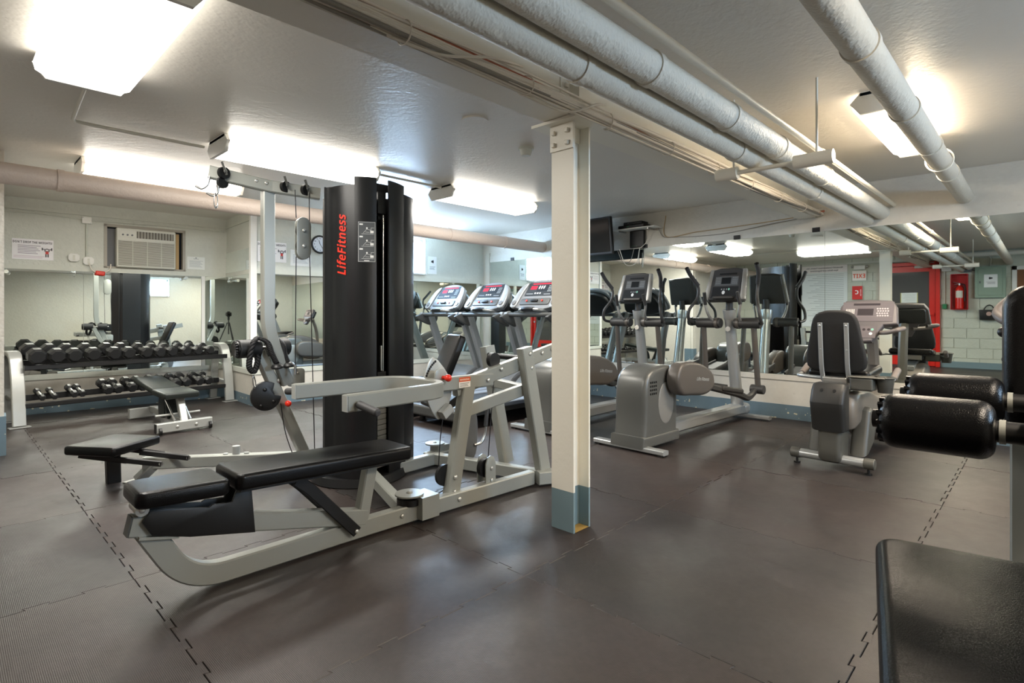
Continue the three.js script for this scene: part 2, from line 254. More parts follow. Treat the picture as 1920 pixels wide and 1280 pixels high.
// rack wall (recess), return, jog and clock wall share one slightly turned frame
{
  const w = (x0, x1, y0, y1, z0, z1) => inA(bx(x0, x1, y0, y1, z0, z1));
  const rack = struct('wall_rack', [w(LW - 0.2, 0.2, 0, 1.62, ZA - 0.2, ZA), w(LW - 0.2, 0.2, 2.13, CEIL + 0.1, ZA - 0.2, ZA), w(LW - 0.2, -1.31, 1.62, 2.13, ZA - 0.2, ZA), w(-0.48, 0.2, 1.62, 2.13, ZA - 0.2, ZA)], m.wall);
  struct('wall_clock', [w(0, LC + 0.2, 0, 1.66, -1.05, 0), w(0, LC + 0.2, 2.18, CEIL + 0.1, -1.05, 0), w(0, 1.58, 1.66, 2.18, -1.05, 0), w(2.41, LC + 0.2, 1.66, 2.18, -1.05, 0)], m.wall);
  const [rx] = A(LW, 0, 0);
  struct('wall_return', [w(LW - 0.15, LW, 0, CEIL, ZA, 1.1)], m.wallWarm);
  struct('baseboard_return', [w(LW - 0.16, LW + 0.012, 0, 0.30, 0.9, 1.112)], m.skirting);
  struct('wall_left', [bx(XW - 0.2, 0.25, 0, CEIL, ZR - 0.15, ZR)], m.wallWarm);
  // lower panels, ledges, skirting
  struct('trim_4', [w(LW, 0, 0.37, 0.425, ZA, ZA + 0.035), w(-0.035, 0, 0.37, 0.425, ZA, 0.035), w(-0.035, LC, 0.37, 0.425, 0, 0.035)], m.trim);
  struct('trim_5', [w(LW, 0, 0.12, 0.37, ZA, ZA + 0.02), w(-0.02, 0, 0.12, 0.37, ZA, 0.02), w(-0.02, LC, 0.12, 0.37, 0, 0.02)], m.panel);
  struct('baseboard_rack', [w(LW, 0, 0, 0.12, ZA, ZA + 0.025)], m.skirting);
  struct('baseboard_clock', [w(-0.025, 0, 0, 0.12, ZA, 0.025), w(-0.025, LC, 0, 0.12, 0, 0.025)], m.skirting);
  struct('trim_6', [w(LW, 0, 1.565, 1.615, ZA, ZA + 0.014), w(-0.014, 0, 1.565, 1.615, ZA, 0.014), w(-0.014, LC, 1.565, 1.615, 0, 0.014)], m.trim);
  struct('trim_7', [w(-0.30, -0.26, 0.425, 1.565, ZA, ZA + 0.02), w(-0.04, 0.03, 0.425, CEIL, -0.035, 0.02)], m.white);
  struct('trim_8', [w(LW, 0, 2.20, 2.225, ZA, ZA + 0.02), w(-0.02, 0, 2.20, 2.225, ZA, 0.0)], m.trim);
  const gl = (name, label, x0, x1, y0, y1, z0, z1) => { const o = obj(name, w(x0, x1, y0, y1, z0, z1), m.mirror); tag(o, label, 'mirror'); };
  gl('wall_mirror', 'wide mirror behind the dumbbell rack under the wall sign', LW + 0.01, -1.5, 0.427, 1.565, ZA + 0.002, ZA + 0.008);
  gl('wall_mirror', 'mirror behind the dumbbell rack below the air conditioner', -1.497, -0.302, 0.427, 1.565, ZA + 0.002, ZA + 0.008);
  gl('wall_mirror', 'narrow mirror strip between the white batten and the wall corner', -0.258, -0.01, 0.427, 1.565, ZA + 0.002, ZA + 0.008);
  gl('wall_mirror', 'mirror on the short side wall at the end of the dumbbell rack', -0.009, -0.003, 0.427, 1.565, ZA + 0.012, -0.037);
  gl('wall_mirror', 'upper mirror piece on the short side wall above the ledge', -0.009, -0.003, 1.617, 1.88, ZA + 0.012, -0.037);
  gl('wall_mirror', 'mirror under the wall clock behind the black weight tower', 0.032, 1.75, 0.427, 1.565, 0.002, 0.008);
  gl('wall_mirror', 'mirror under the bright window next to the treadmills', 1.753, LC - 0.03, 0.427, 1.565, 0.002, 0.008);
}
// back wall behind the camera: painted concrete blocks
const wb = struct('wall_door', [bx(XW - 0.2, XW - 0.018, 0, CEIL, ZR - 0.1, -2.60), bx(XW - 0.2, XW - 0.018, 2.19, CEIL, -2.60, -1.56), bx(XW - 0.2, XW - 0.018, 0, CEIL, -1.56, ZS + 0.2)], m.joint);
{
  const bw = 0.40, bh = 0.20, shared = {};
  for (let r = 0; r < 12; r++) for (let c = -1; c < 22; c++) {
    let z0 = ZR + c * bw + (r % 2) * bw / 2 + 0.004, z1 = z0 + bw - 0.008; const y0 = r * bh + 0.004, y1 = Math.min(y0 + bh - 0.008, CEIL - 0.001);
    if (y1 - y0 < 0.02) continue;
    z0 = Math.max(z0, ZR + 0.002); z1 = Math.min(z1, ZS - 0.002);
    const pieces = []; const cut = (a, b) => { if (b - a > 0.02) pieces.push([a, b]); };
    const holes = [[-2.62, -1.55, 2.20], [-0.47, 0.57, 2.02]]; let segs = [[z0, z1]];
    for (const [h0, h1, ht] of holes) if (y0 < ht - 0.02) segs = segs.flatMap(([a, b]) => (b <= h0 || a >= h1) ? [[a, b]] : [[a, Math.min(b, h0)], [Math.max(a, h1), b]].filter(([p, q]) => q - p > 0.02));
    for (const [a, b] of segs) if (b - a > 0.02) obj('block', bx(XW - 0.03, XW - 0.0025 * ((r * 5 + c * 3) % 3) * 0.5, y0, y1, a, b), m.block, wb);
  }
}
struct('baseboard_door', [bx(XW - 0.01, XW + 0.008, 0, 0.125, ZR, -2.62), bx(XW - 0.01, XW + 0.008, 0, 0.125, -1.55, -0.47)], m.columnBlue);
struct('trim_9', [bx(XW - 0.01, XW + 0.03, 2.205, 2.25, -4.7, -1.66)], m.trim);
// wall behind, with a daylight window
struct('wall_behind', [bx(XW - 0.2, 2.70, 0, CEIL, ZS, ZS + 0.2), bx(3.45, XM + 0.2, 0, CEIL, ZS, ZS + 0.2), bx(2.70, 3.45, 0, 1.58, ZS, ZS + 0.2), bx(2.70, 3.45, 2.06, CEIL, ZS, ZS + 0.2)], m.wall);
// windows: real opening, frame, frosted bright pane
function windowAt(n, p, turn, w, h) {
  const t = new THREE.Group(); t.name = n; t.userData.kind = 'structure'; scene.add(t); t.position.set(...p); t.rotation.y = turn;
  obj('window_frame', [box(w, 0.04, 0.05, 0, h / 2 - 0.02, -0.08), box(w, 0.04, 0.05, 0, -h / 2 + 0.02, -0.08), box(0.045, h, 0.05, -w / 2 + 0.0225, 0, -0.08), box(0.045, h, 0.05, w / 2 - 0.0225, 0, -0.08), box(0.03, h, 0.04, 0, 0, -0.08)], m.white, t);
  obj('window_sill', box(w, 0.02, 0.16, 0, -h / 2 + 0.01, -0.02), m.white, t);
  const pm = M(0xdfeaf5, 0.4, 0, { emissive: DAY, emissiveIntensity: 9 }); obj('window_pane', box(w - 0.06, h - 0.06, 0.006, 0, 0, -0.1), pm, t);
  const L = new THREE.RectAreaLight(DAY, DAYPOWER, w - 0.1, h - 0.1); L.position.set(0, 0, -0.045); L.rotation.y = Math.PI; t.add(L);
  return t;
}
windowAt('window_1', A(1.995, 1.92, -0.02), ROT, 0.83, 0.52);
windowAt('window_2', [3.075, 1.82, ZS + 0.02], Math.PI, 0.75, 0.48);

// ---------------------------------------------------------------- column, beam, pipes
{
  const t = thing('steel_column', 'white painted steel column with a blue-grey foot in mid-room', 'column', [2.233, 0, -1.74]);
  const sec = (y0, y1) => [bx(2.165, 2.177, y0, y1, -1.81, -1.67), bx(2.177, 2.290, y0, y1, -1.746, -1.734), bx(2.290, 2.302, y0, y1, -1.81, -1.67)];
  objW('shaft', sec(0.2, 2.03), m.steelPaint, t); objW('painted_foot', sec(0.0, 0.2), m.columnBlue, t);
  objW('cap_plate', bx(2.11, 2.36, 2.03, 2.045, -1.90, -1.60), m.steelPaint, t);
  const pl = objW('splice_plate', [bx(2.155, 2.165, 1.90, 2.03, -1.812, -1.668), bx(2.18, 2.288, 1.955, 2.03, -1.734, -1.724)], m.steelPaint, t);
  for (const y of [1.93, 1.99]) for (const z of [-1.785, -1.70]) objW('bolt', rbox(0.018, 0.022, 0.022, 0.004, 2.148, y, z, undefined, 1), m.steelPaint, pl);
  objW('rust_stain', bx(2.18, 2.288, 0.001, 0.004, -1.73, -1.67), m.rust, t).userData.label = 'rusty floor patch inside the column foot';
}
{
  const t = thing('ceiling_beam', 'long beige steel beam carrying the cable bundle across the ceiling', 'beam', [2, 2.05, -1.735]);
  objW('bottom_flange', bx(XW, XM, 2.047, 2.062, -1.815, -1.655), m.steelPaint, t); objW('web', bx(XW, XM, 2.062, 2.31, -1.742, -1.730), m.steelPaint, t); objW('top_flange', bx(XW, XM, 2.31, CEIL, -1.815, -1.655), m.steelPaint, t);
  objW('stiffener', [bx(2.20, 2.28, 2.062, 2.31, -1.73, -1.662), bx(2.13, 2.2, 2.10, 2.29, -1.73, -1.722)], m.steelPaint, t);
  for (const y of [2.15, 2.22]) objW('bolt', rbox(0.022, 0.022, 0.016, 0.004, 2.165, y, -1.716, undefined, 1), m.steelPaint, t);
}
function pipe(name, label, x0, x1, y, z, r, mat, rings, dy = 0) {
  const t = thing(name, label, 'pipe', [(x0 + x1) / 2, y, z]);
  const N = 60, g = rod([x0, y + dy, z], [x1, y, z], r, r, 28); objW('barrel', g, mat, t);
  for (const x of rings) objW('coupling', rod([x - 0.02, y + dy * (x1 - x) / (x1 - x0), z], [x + 0.02, y + dy * (x1 - x) / (x1 - x0), z], r + 0.006, r + 0.006, 28), mat, t);
  return t;
}
pipe('insulated_pipe', 'grey insulated ceiling pipe, lower of the paired pipes beside the beam', XW, XM, 1.97, -1.21, 0.055, m.pipeGrey, [1.6, 3.0, 4.4]);
pipe('insulated_pipe', 'white insulated ceiling pipe, upper of the paired pipes beside the beam', XW, XM, 2.025, -1.095, 0.062, m.pipeWrap, [0.9, 1.9, 2.62, 3.3, 4.2]);
pipe('slim_pipe', 'slim white ceiling pipe running above the paired insulated pipes', XW, XM, 2.085, -1.0, 0.017, m.steelPaint, [1.2, 3.8]);
pipe('insulated_pipe', 'single insulated ceiling pipe passing the right-hand ceiling lamp', XW, XM, 2.09, -0.50, 0.062, m.pipeGrey, [2.4, 3.3, 4.1, 5.0]);
pipe('drain_pipe', 'pinkish painted drain pipe crossing in front of the air-conditioned wall', XW, XM, 2.052, -5.27, 0.076, m.pipePink, [0.62, 2.15, 4.35, 5.3], 0.03);
pipe('slim_pipe', 'pair-hung thin conduit beside the single insulated pipe', 0.6, 5.2, 2.16, -0.60, 0.008, m.steelPaint, []);
{ // trapeze hangers
  for (const [x, l] of [[3.22, 'over the ellipticals'], [0.2, 'above the camera end of the room']]) {
    const t = thing('pipe_hanger', 'white trapeze pipe hanger with rods, ' + l, 'pipe hanger', [x, 1.9, -1.1]);
    objW('cross_bar', [rod([x, 1.902, -1.40], [x, 1.902, -0.80], 0.012)], m.steelPaint, t);
    objW('sleeve', [rod([x, 1.902, -1.41], [x, 1.902, -1.285], 0.036)], m.steelPaint, t); objW('sleeve', [rod([x, 1.902, -0.98], [x, 1.902, -0.79], 0.037)], m.steelPaint, t);
    objW('rod', rod([x, 1.9, -0.87], [x, CEIL, -0.87], 0.006), m.steelPaint, t); objW('rod', rod([x, 1.9, -1.31], [x, CEIL, -1.31], 0.006), m.steelPaint, t);
  }
  const t = thing('pipe_hanger', 'thin white hanger rod holding the single insulated pipe', 'pipe hanger', [4.55, 2.0, -0.46]);
  objW('rod', rod([4.55, 2.165, -0.5], [4.55, CEIL, -0.5], 0.006), m.steelPaint, t); objW('ring', place(new THREE.TorusGeometry(0.074, 0.005, 8, 24), [4.55, 2.09, -0.5], [0, Math.PI / 2, 0]), m.steelPaint, t);
}
{ // cable bundle along the beam
  const t = thing('cable_bundle', 'bundle of loose white and grey cables tied along the beam', 'cables', [2, 2.07, -1.64]);
  for (let i = 0; i < 24; i++) {
    const pts = [], ph = rnd() * 6, a = 0.005 + rnd() * 0.010, dz = (rnd() - 0.5) * 0.05, dy = (rnd() - 0.6) * 0.062, fr = 0.8 + rnd() * 1.4;
    for (let k = 0; k <= 22; k++) { const x = -0.6 + k * (6.55 / 22); pts.push([x, 2.068 + dy + a * Math.sin(fr * x + ph), -1.602 + dz + a * 0.8 * Math.cos(fr * 1.3 * x + ph * 2)]); }
    pts.push([6.05, 2.09 + (rnd() - 0.5) * 0.06, -1.60 + (rnd() - 0.5) * 0.06]);
    objW('cable', tube(pts, i % 4 === 0 ? 0.011 : 0.0055 + rnd() * 0.004, 120, 6), i === 4 ? m.cableRed : i === 7 || i === 11 ? m.cableGrey : m.cable, t);
  }
  for (let k = 0; k < 9; k++) { const x = 0.5 + k * 0.62; objW('cable_tie', place(new THREE.TorusGeometry(0.042, 0.003, 6, 20), [x, 2.058, -1.602], [0, Math.PI / 2 + 0.3 * (k % 3 - 1), 0], [1, 1, 1]), m.cable, t); }
  objW('loop', tube([[1.0, 2.04, -1.63], [1.25, 2.02, -1.58], [1.5, 2.08, -1.55], [1.7, 2.12, -1.58]], 0.006, 30, 6), m.cable, t);
  objW('loop', tube([[1.75, 2.03, -1.63], [2.0, 2.01, -1.58], [2.2, 2.09, -1.55], [2.3, 2.12, -1.58]], 0.006, 30, 6), m.cable, t);
}

// ---------------------------------------------------------------- ceiling lamps
function lamp(cx, cz, turn, label, col, W = 0.40, power = LAMP) {
  const t = thing('ceiling_lamp', label, 'ceiling lamp', [cx, 2.20, cz], turn), L = 1.22, H = 0.13;
  obj('housing', [box(L, 0.02, W - 0.10, 0, H - 0.01, 0)], m.white, t);
  const prof = [[-W / 2 + 0.055, 0.112], [-W / 2 + 0.004, 0.075], [-W / 2 + 0.012, 0.04], [-W / 2 + 0.06, 0.016], [W / 2 - 0.06, 0.016], [W / 2 - 0.012, 0.04], [W / 2 - 0.004, 0.075], [W / 2 - 0.055, 0.112]];
  const lm = M(0xf6f6f2, 0.45, 0, { emissive: col, emissiveIntensity: 4.5 });
  const g = new THREE.ExtrudeGeometry(shapeOf(prof), { depth: L - 0.05, bevelEnabled: false }); g.translate(0, 0, -(L - 0.05) / 2).rotateY(Math.PI / 2); obj('diffuser', g, lm, t);
  const cap = [[-W / 2 + 0.05, H - 0.001], [-W / 2, 0.075], [-W / 2 + 0.05, 0.008], [W / 2 - 0.05, 0.008], [W / 2, 0.075], [W / 2 - 0.05, H - 0.001]];
  for (const s of [-1, 1]) { const c = slab(cap, 0.024, 0.002); c.rotateY(Math.PI / 2).translate(s * (L / 2 - 0.012), 0, 0); obj('end_cap', c, m.white, t); }
  const A2 = new THREE.RectAreaLight(col, power, L - 0.1, W - 0.1); A2.position.set(0, 0.008, 0); A2.rotation.x = -Math.PI / 2; t.add(A2);
  return t;
}
lamp(0.50, -2.86, Math.PI / 2, 'large ceiling lamp over the open mats near the beam end', LAMP_COOL);
lamp(1.97, -4.22, 0, 'ceiling lamp above the lat arm of the multi gym', LAMP_COOL);
lamp(1.38, -5.62, 0, 'ceiling lamp hidden behind the pinkish drain pipe', LAMP_COOL);
lamp(4.0, -4.24, 0, 'ceiling lamp above the treadmills', LAMP_COOL);
lamp(4.22, -0.66, 0, 'ceiling lamp beside the single insulated pipe', LAMP_WARM, 0.29, LAMP * 1.5);
lamp(1.65, 0.62, 0, 'ceiling lamp over the foreground leg machine', LAMP_WARM, 0.40, LAMP * 1.2);
lamp(4.22, 1.25, 0, 'added unseen ceiling lamp over the treadmills by the back window', LAMP_WARM);  // unseen lamp, added to lift the dim right-hand ceiling and pipes
{ // smoke detector, cover plate, surface conduits
  const t = thing('smoke_detector', 'cream smoke detector on the grey ceiling', 'smoke detector', [3.06, CEIL, -2.81]);
  obj('base', disc(0.06, 0.014, [0, -0.007, 0], [0, 1, 0]), m.plasticCream, t); obj('sensor_head', rod([0, -0.06, 0], [0, -0.014, 0], 0.034, 0.05, 24), m.plasticCream, t);
  tag(objW('ceiling_cover', disc(0.085, 0.01, [2.39, CEIL - 0.005, -2.64], [0, 1, 0], 32), m.ceiling, scene), 'round flat cover plate on the grey ceiling', 'cover plate');
  tag(objW('ceiling_conduit', [tube(fillet([[0.53, 2.30, -3.5], [0.58, 2.30, -4.42], [1.34, 2.30, -4.42]], 0.05), 0.011, 40, 8)], m.steelPaint, scene), 'thin painted conduit linking two ceiling lamps', 'conduit');
  tag(objW('ceiling_conduit', [rod([2.6, 2.31, -4.22], [3.38, 2.31, -4.22], 0.011)], m.steelPaint, scene), 'thin painted conduit leading to the treadmill lamp', 'conduit');
}

// ---------------------------------------------------------------- things on the rack wall and clock wall
const lines = (x, x0, y0, w, n, dy, h, col, jag = 0.25) => { x.fillStyle = col; for (let i = 0; i < n; i++) x.fillRect(x0, y0 + i * dy, w * (1 - jag * ((i * 37) % 10) / 10), h); };
const lifter = (x, cx, cy, s) => { x.strokeStyle = '#23202a'; x.lineWidth = s * 0.12; x.beginPath(); x.arc(cx, cy, s * 0.28, 0, 7); x.stroke(); x.fillStyle = '#c9403a'; x.fillRect(cx - s * 0.3, cy + s * 0.3, s * 0.6, s * 0.6); x.fillStyle = '#23202a'; x.fillRect(cx - s * 0.3, cy + s * 0.9, s * 0.22, s * 0.7); x.fillRect(cx + s * 0.08, cy + s * 0.9, s * 0.22, s * 0.7); x.fillRect(cx - s * 0.9, cy - s * 0.25, s * 1.8, s * 0.1); x.fillRect(cx - s * 0.95, cy - s * 0.5, s * 0.2, s * 0.6); x.fillRect(cx + s * 0.75, cy - s * 0.5, s * 0.2, s * 0.6); x.beginPath(); x.moveTo(cx - s * 0.3, cy + s * 0.4); x.lineTo(cx - s * 0.6, cy - s * 0.2); x.moveTo(cx + s * 0.3, cy + s * 0.4); x.lineTo(cx + s * 0.6, cy - s * 0.2); x.stroke(); };
const dropSign = canvasTex(512, 320, (x, w, h) => { x.fillStyle = '#f3f1f4'; x.fillRect(0, 0, w, h); x.fillStyle = '#1d1a26'; x.font = 'bold 46px sans-serif'; x.fillText("DON'T DROP THE WEIGHTS!", 8, 66, 490); lines(x, 70, 100, 280, 6, 24, 7, '#7d6f86'); lines(x, 20, 262, 380, 2, 22, 9, '#d8c9d4', 0.1); lifter(x, 430, 160, 70); });
const dropSign2 = canvasTex(512, 320, (x, w, h) => { x.fillStyle = '#f3f2f2'; x.fillRect(0, 0, w, h); x.fillStyle = '#1d1a26'; x.font = 'bold 46px sans-serif'; x.fillText("DON'T DROP THE WEIGHTS", 8, 60, 490); lines(x, 40, 100, 300, 5, 26, 6, '#8d828e'); lifter(x, 430, 150, 72); });
const notice = (title, col = '#f0f1ee') => canvasTex(300, 380, (x, w, h) => { x.fillStyle = col; x.fillRect(0, 0, w, h); x.fillStyle = '#46505c'; if (title) { x.font = 'bold 24px sans-serif'; x.textAlign = 'center'; x.fillText(title, w / 2, 70); } x.beginPath(); x.arc(w / 2, 34, 12, 0, 7); x.fill(); x.textAlign = 'left'; lines(x, 36, 120, 230, 7, 30, 7, '#8e96a0'); });
const silhouetteSheet = canvasTex(300, 380, (x, w, h) => { x.fillStyle = '#eceeed'; x.fillRect(0, 0, w, h); x.fillStyle = '#16181b'; x.beginPath(); x.ellipse(150, 110, 46, 26, 0, 0, 7); x.fill(); x.beginPath(); x.arc(175, 90, 16, 0, 7); x.fill(); x.beginPath(); x.arc(175, 130, 16, 0, 7); x.fill(); lines(x, 50, 220, 200, 3, 26, 8, '#5a5f66'); });
const onA = (name, w, h, tex, lx, y, lz, label, cat = 'sign') => tag(printed(name, w, h, tex, scene, A(lx, y, lz), ROT), label, cat);
onA('wall_sign', 0.34, 0.22, dropSign, -1.93, 1.78, ZA + 0.003, 'white paper sign against dropping weights beside the outlets');
onA('wall_notice', 0.20, 0.16, notice('NOTICE', '#e6eae6'), -0.36, 1.73, ZA + 0.003, 'pale typed notice between the air conditioner and the corner');
onA('wall_sign', 0.34, 0.24, dropSign2, 0.21, 1.83, 0.003, 'white paper weights sign with small lifter figure left of the clock');
onA('wall_notice', 0.26, 0.2, notice('', '#eeefec'), 0.56, 1.78, 0.003, 'typed notice behind the cable pulleys left of the clock');
onA('wall_notice', 0.15, 0.26, silhouetteSheet, 2.54, 1.81, 0.003, 'grey sheet with a small black emblem right of the bright window');
{
  const t = thing('wall_clock', 'round black-rimmed wall clock half hidden by the weight tower', 'clock', A(0.80, 1.97, 0.02), ROT);
  obj('rim', place(new THREE.TorusGeometry(0.105, 0.013, 10, 40), [0, 0, 0]), m.black, t); obj('case', disc(0.105, 0.02, [0, 0, -0.008]), m.black, t);
  const face = canvasTex(256, 256, (x, w, h) => { x.fillStyle = '#dfe3ea'; x.fillRect(0, 0, w, h); x.fillStyle = '#23252b'; x.font = 'bold 28px sans-serif'; x.textAlign = 'center'; x.textBaseline = 'middle'; for (let i = 1; i <= 12; i++) { const a = i * Math.PI / 6; x.fillText(String(i), 128 + 96 * Math.sin(a), 128 - 96 * Math.cos(a)); } });
  const f = new THREE.Mesh(new THREE.CircleGeometry(0.1, 40), M(0xffffff, 0.4, 0, { map: face })); f.name = 'dial'; f.position.z = 0.004; t.add(f);
  obj('hand', [box(0.007, 0.055, 0.002, -0.009, 0.026, 0.007, [0, 0, 0.3]), box(0.005, 0.08, 0.002, 0.02, -0.03, 0.008, [0, 0, 0.6])], m.black, t);
}
{ // window air conditioner in its frame
  const cx = -0.895, cy = 1.875, t = thing('air_conditioner', 'cream window air conditioner set in a grey-brown window frame', 'air conditioner', A(cx, 1.62, ZA), ROT), y = v => v - 1.62;
  obj('window_frame', [box(0.83, 0.03, 0.10, 0, y(2.115), -0.04), box(0.03, 0.51, 0.10, -0.40, y(1.875), -0.04), box(0.03, 0.51, 0.10, 0.40, y(1.875), -0.04), box(0.83, 0.02, 0.06, 0, y(1.628), -0.02)], M(0xa9a498, 0.5), t);
  obj('side_panel', box(0.075, 0.45, 0.01, -0.345, y(1.86), -0.06), m.grey, t); obj('side_panel', box(0.06, 0.45, 0.012, 0.325, y(1.86), -0.05), m.wood, t);
  obj('case', rbox(0.60, 0.46, 0.22, 0.015, -0.005, y(1.862), -0.03), m.plasticCream, t);
  const gr = obj('grille', box(0.565, 0.29, 0.006, -0.005, y(1.80), 0.081), M(0x8b877a, 0.6), t);
  for (let i = 0; i < 19; i++) obj('louvre', box(0.565, 0.006, 0.014, -0.005, y(1.665 + i * 0.0152), 0.088), m.plasticCream, gr);
  for (let i = 0; i < 3; i++) obj('mullion', box(0.006, 0.29, 0.012, -0.15 + i * 0.145, y(1.80), 0.089), m.plasticCream, gr);
  const vt = obj('air_vent', box(0.38, 0.08, 0.006, 0.08, y(2.02), 0.081), M(0x6e6a60, 0.6), t); for (let i = 0; i < 12; i++) obj('vane', box(0.005, 0.08, 0.012, -0.09 + i * 0.031, y(2.02), 0.086), m.plasticCream, vt);
  obj('control_panel', box(0.155, 0.075, 0.008, -0.20, y(2.02), 0.082), m.plasticCream, t); for (let i = 0; i < 3; i++) obj('button', disc(0.01, 0.012, [-0.245 + i * 0.045, y(2.01), 0.088]), m.grey, t);
}
{ // conduits and outlets left of the air conditioner
  const wl = (pts, r) => tube(pts.map(p => A(...p)), r, 30, 8), z = ZA + 0.018;
  tag(objW('wall_conduit', [wl([[-2.16, 2.165, z], [-1.95, 2.175, z], [-1.5, 2.155, z]], 0.009), wl([[-1.44, 2.15, z], [-0.7, 2.165, z], [-0.02, 2.165, z]], 0.009), wl([[-1.47, 2.12, z], [-1.47, 1.72, z]], 0.009)], m.trim, scene), 'thin painted conduit run above the air conditioner', 'conduit');
  const jb = thing('junction_box', 'white square junction box high on the rack wall', 'junction box', A(-1.47, 2.145, ZA + 0.02), ROT); obj('cover', rbox(0.09, 0.075, 0.045, 0.006), m.white, jb); for (const [x, y] of [[-0.035, 0.028], [0.035, -0.028]]) obj('screw', disc(0.005, 0.006, [x, y, 0.024]), m.steel, jb);
  for (const [lx, y, l] of [[-1.585, 1.715, 'white octagonal outlet box nearer the weights sign'], [-1.455, 1.685, 'white octagonal outlet box with the plugged-in cord']]) { const t = thing('outlet_box', l, 'outlet', A(lx, y, ZA + 0.02), ROT); obj('box', slab([[-0.05, -0.025], [-0.03, -0.045], [0.03, -0.045], [0.05, -0.025], [0.05, 0.025], [0.03, 0.045], [-0.03, 0.045], [-0.05, 0.025]], 0.045, 0.004), m.white, t); obj('socket', [box(0.02, 0.028, 0.006, 0, 0.012, 0.024), box(0.02, 0.028, 0.006, 0, -0.018, 0.024)], m.plasticCream, t); }
  const c = thing('power_cord', 'white cord with a red safety plug hanging under the outlet', 'cord', A(-1.38, 1.62, ZA + 0.03), ROT);
  objW('cord', tube([A(-1.45, 1.66, ZA + 0.05), A(-1.43, 1.59, ZA + 0.06), A(-1.39, 1.555, ZA + 0.05)], 0.006, 20, 8), m.cable, c); objW('cord', tube([A(-1.31, 1.555, ZA + 0.05), A(-1.26, 1.6, ZA + 0.06), A(-1.25, 1.66, ZA + 0.04)], 0.006, 20, 8), m.cable, c);
  objW('plug', inA(rbox(0.09, 0.05, 0.04, 0.012, -1.35, 1.55, ZA + 0.05, [0, 0, -0.1])), m.red, c).userData.label = 'red plug body';
}
// ---------------------------------------------------------------- television corner on the mirrored wall
{
  const t = thing('television', 'black flat television on a ceiling bracket behind the white column', 'television', [5.72, 1.82, -4.25]);
  objW('screen_case', rbox(0.05, 0.46, 0.86, 0.012, 5.72, 2.05, -4.245, [0, 0, 0.12]), m.black, t); objW('screen', box(0.004, 0.41, 0.80, 5.693, 2.055, -4.245, [0, 0, 0.12]), m.screenGlass, t);
  objW('bracket', [bar([5.76, 2.05, -4.2], [6.08, 2.05, -4.2], 0.06, 0.06), box(0.03, 0.2, 0.2, 6.08, 2.05, -4.2), box(0.02, 0.2, 0.2, 5.77, 2.05, -4.2)], m.black, t);
  const s = thing('wall_shelf', 'small white wall shelf holding black boxes above the modem', 'shelf', [6.0, 2.13, -3.66]); objW('board', box(0.19, 0.012, 0.58, 5.995, 2.135, -3.64), m.white, s); objW('bracket', [box(0.15, 0.02, 0.015, 6.0, 2.12, -3.85), box(0.15, 0.02, 0.015, 6.0, 2.12, -3.45)], m.steel, s);
  const b1 = tag(objW('cable_box', rbox(0.17, 0.04, 0.36, 0.006, 6.0, 2.163, -3.68), m.black, scene), 'wide black receiver box lying on the white wall shelf', 'receiver'); obj('led', box(0.004, 0.006, 0.03, -0, 0, 0), m.green, b1).position.set(5.913, 2.165, -3.72);
  const b2 = tag(objW('media_player', rbox(0.15, 0.035, 0.26, 0.006, 6.0, 2.203, -3.66), m.black, scene), 'small black player stacked on the receiver box', 'player'); obj('button', disc(0.005, 0.004, [0, 0, 0], [1, 0, 0]), m.grey, b2).position.set(5.924, 2.203, -3.72);
  const mo = thing('modem', 'upright black modem fixed under the wall shelf', 'modem', [6.07, 2.02, -3.68]); objW('case', rbox(0.05, 0.21, 0.20, 0.008, 6.07, 2.02, -3.675), m.black, mo); objW('led', [0, 1, 2].map(i => box(0.002, 0.005, 0.012, 6.044, 1.935, -3.74 + i * 0.03)), m.green, mo);
  const c = thing('hanging_wires', 'thin wires looping around the television shelf', 'wires', [6.07, 2.0, -3.5]);
  objW('wire', tube([[6.0, 2.12, -3.5], [6.06, 2.0, -3.53], [6.03, 1.91, -3.6], [6.02, 1.90, -3.70]], 0.004, 30, 6), m.cable, c);
  objW('wire', tube([[6.08, 2.15, -3.4], [6.085, 2.02, -3.33], [6.085, 2.0, -3.2], [6.085, 1.98, -2.6], [6.085, 2.03, -2.1], [6.085, 2.06, -1.75]], 0.004, 60, 6), m.cableGrey, c);
  objW('wire', tube([[6.09, 2.27, -3.3], [6.09, 2.03, -3.31], [6.09, 2.035, -2.9], [6.09, 2.055, -2.2], [6.09, 2.08, -1.72]], 0.004, 60, 6), m.cableTan, c);
  objW('wire', tube([[5.80, 1.86, -3.79], [5.88, 1.72, -3.76], [5.98, 1.74, -3.73], [6.03, 1.90, -3.70]], 0.004, 30, 6), m.cableGrey, c);
  objW('wire', tube([[5.82, 1.88, -3.78], [5.90, 1.69, -3.73], [6.0, 1.71, -3.66], [6.03, 1.90, -3.62]], 0.004, 30, 6), m.cable, c);
  const o = thing('wall_outlet', 'low white outlet with a black plug under the mirrors', 'outlet', [6.07, 0.36, -3.97]); objW('plate', rbox(0.012, 0.11, 0.07, 0.003, 6.073, 0.37, -3.97), m.white, o); objW('plug', rbox(0.04, 0.03, 0.03, 0.005, 6.05, 0.35, -3.97), m.black, o);
  objW('cord', tube([[6.04, 0.35, -3.97], [5.98, 0.3, -3.99], [5.97, 0.1, -3.9], [5.9, 0.02, -3.75], [5.8, 0.012, -3.6]], 0.006, 30, 6), m.black, o);
}
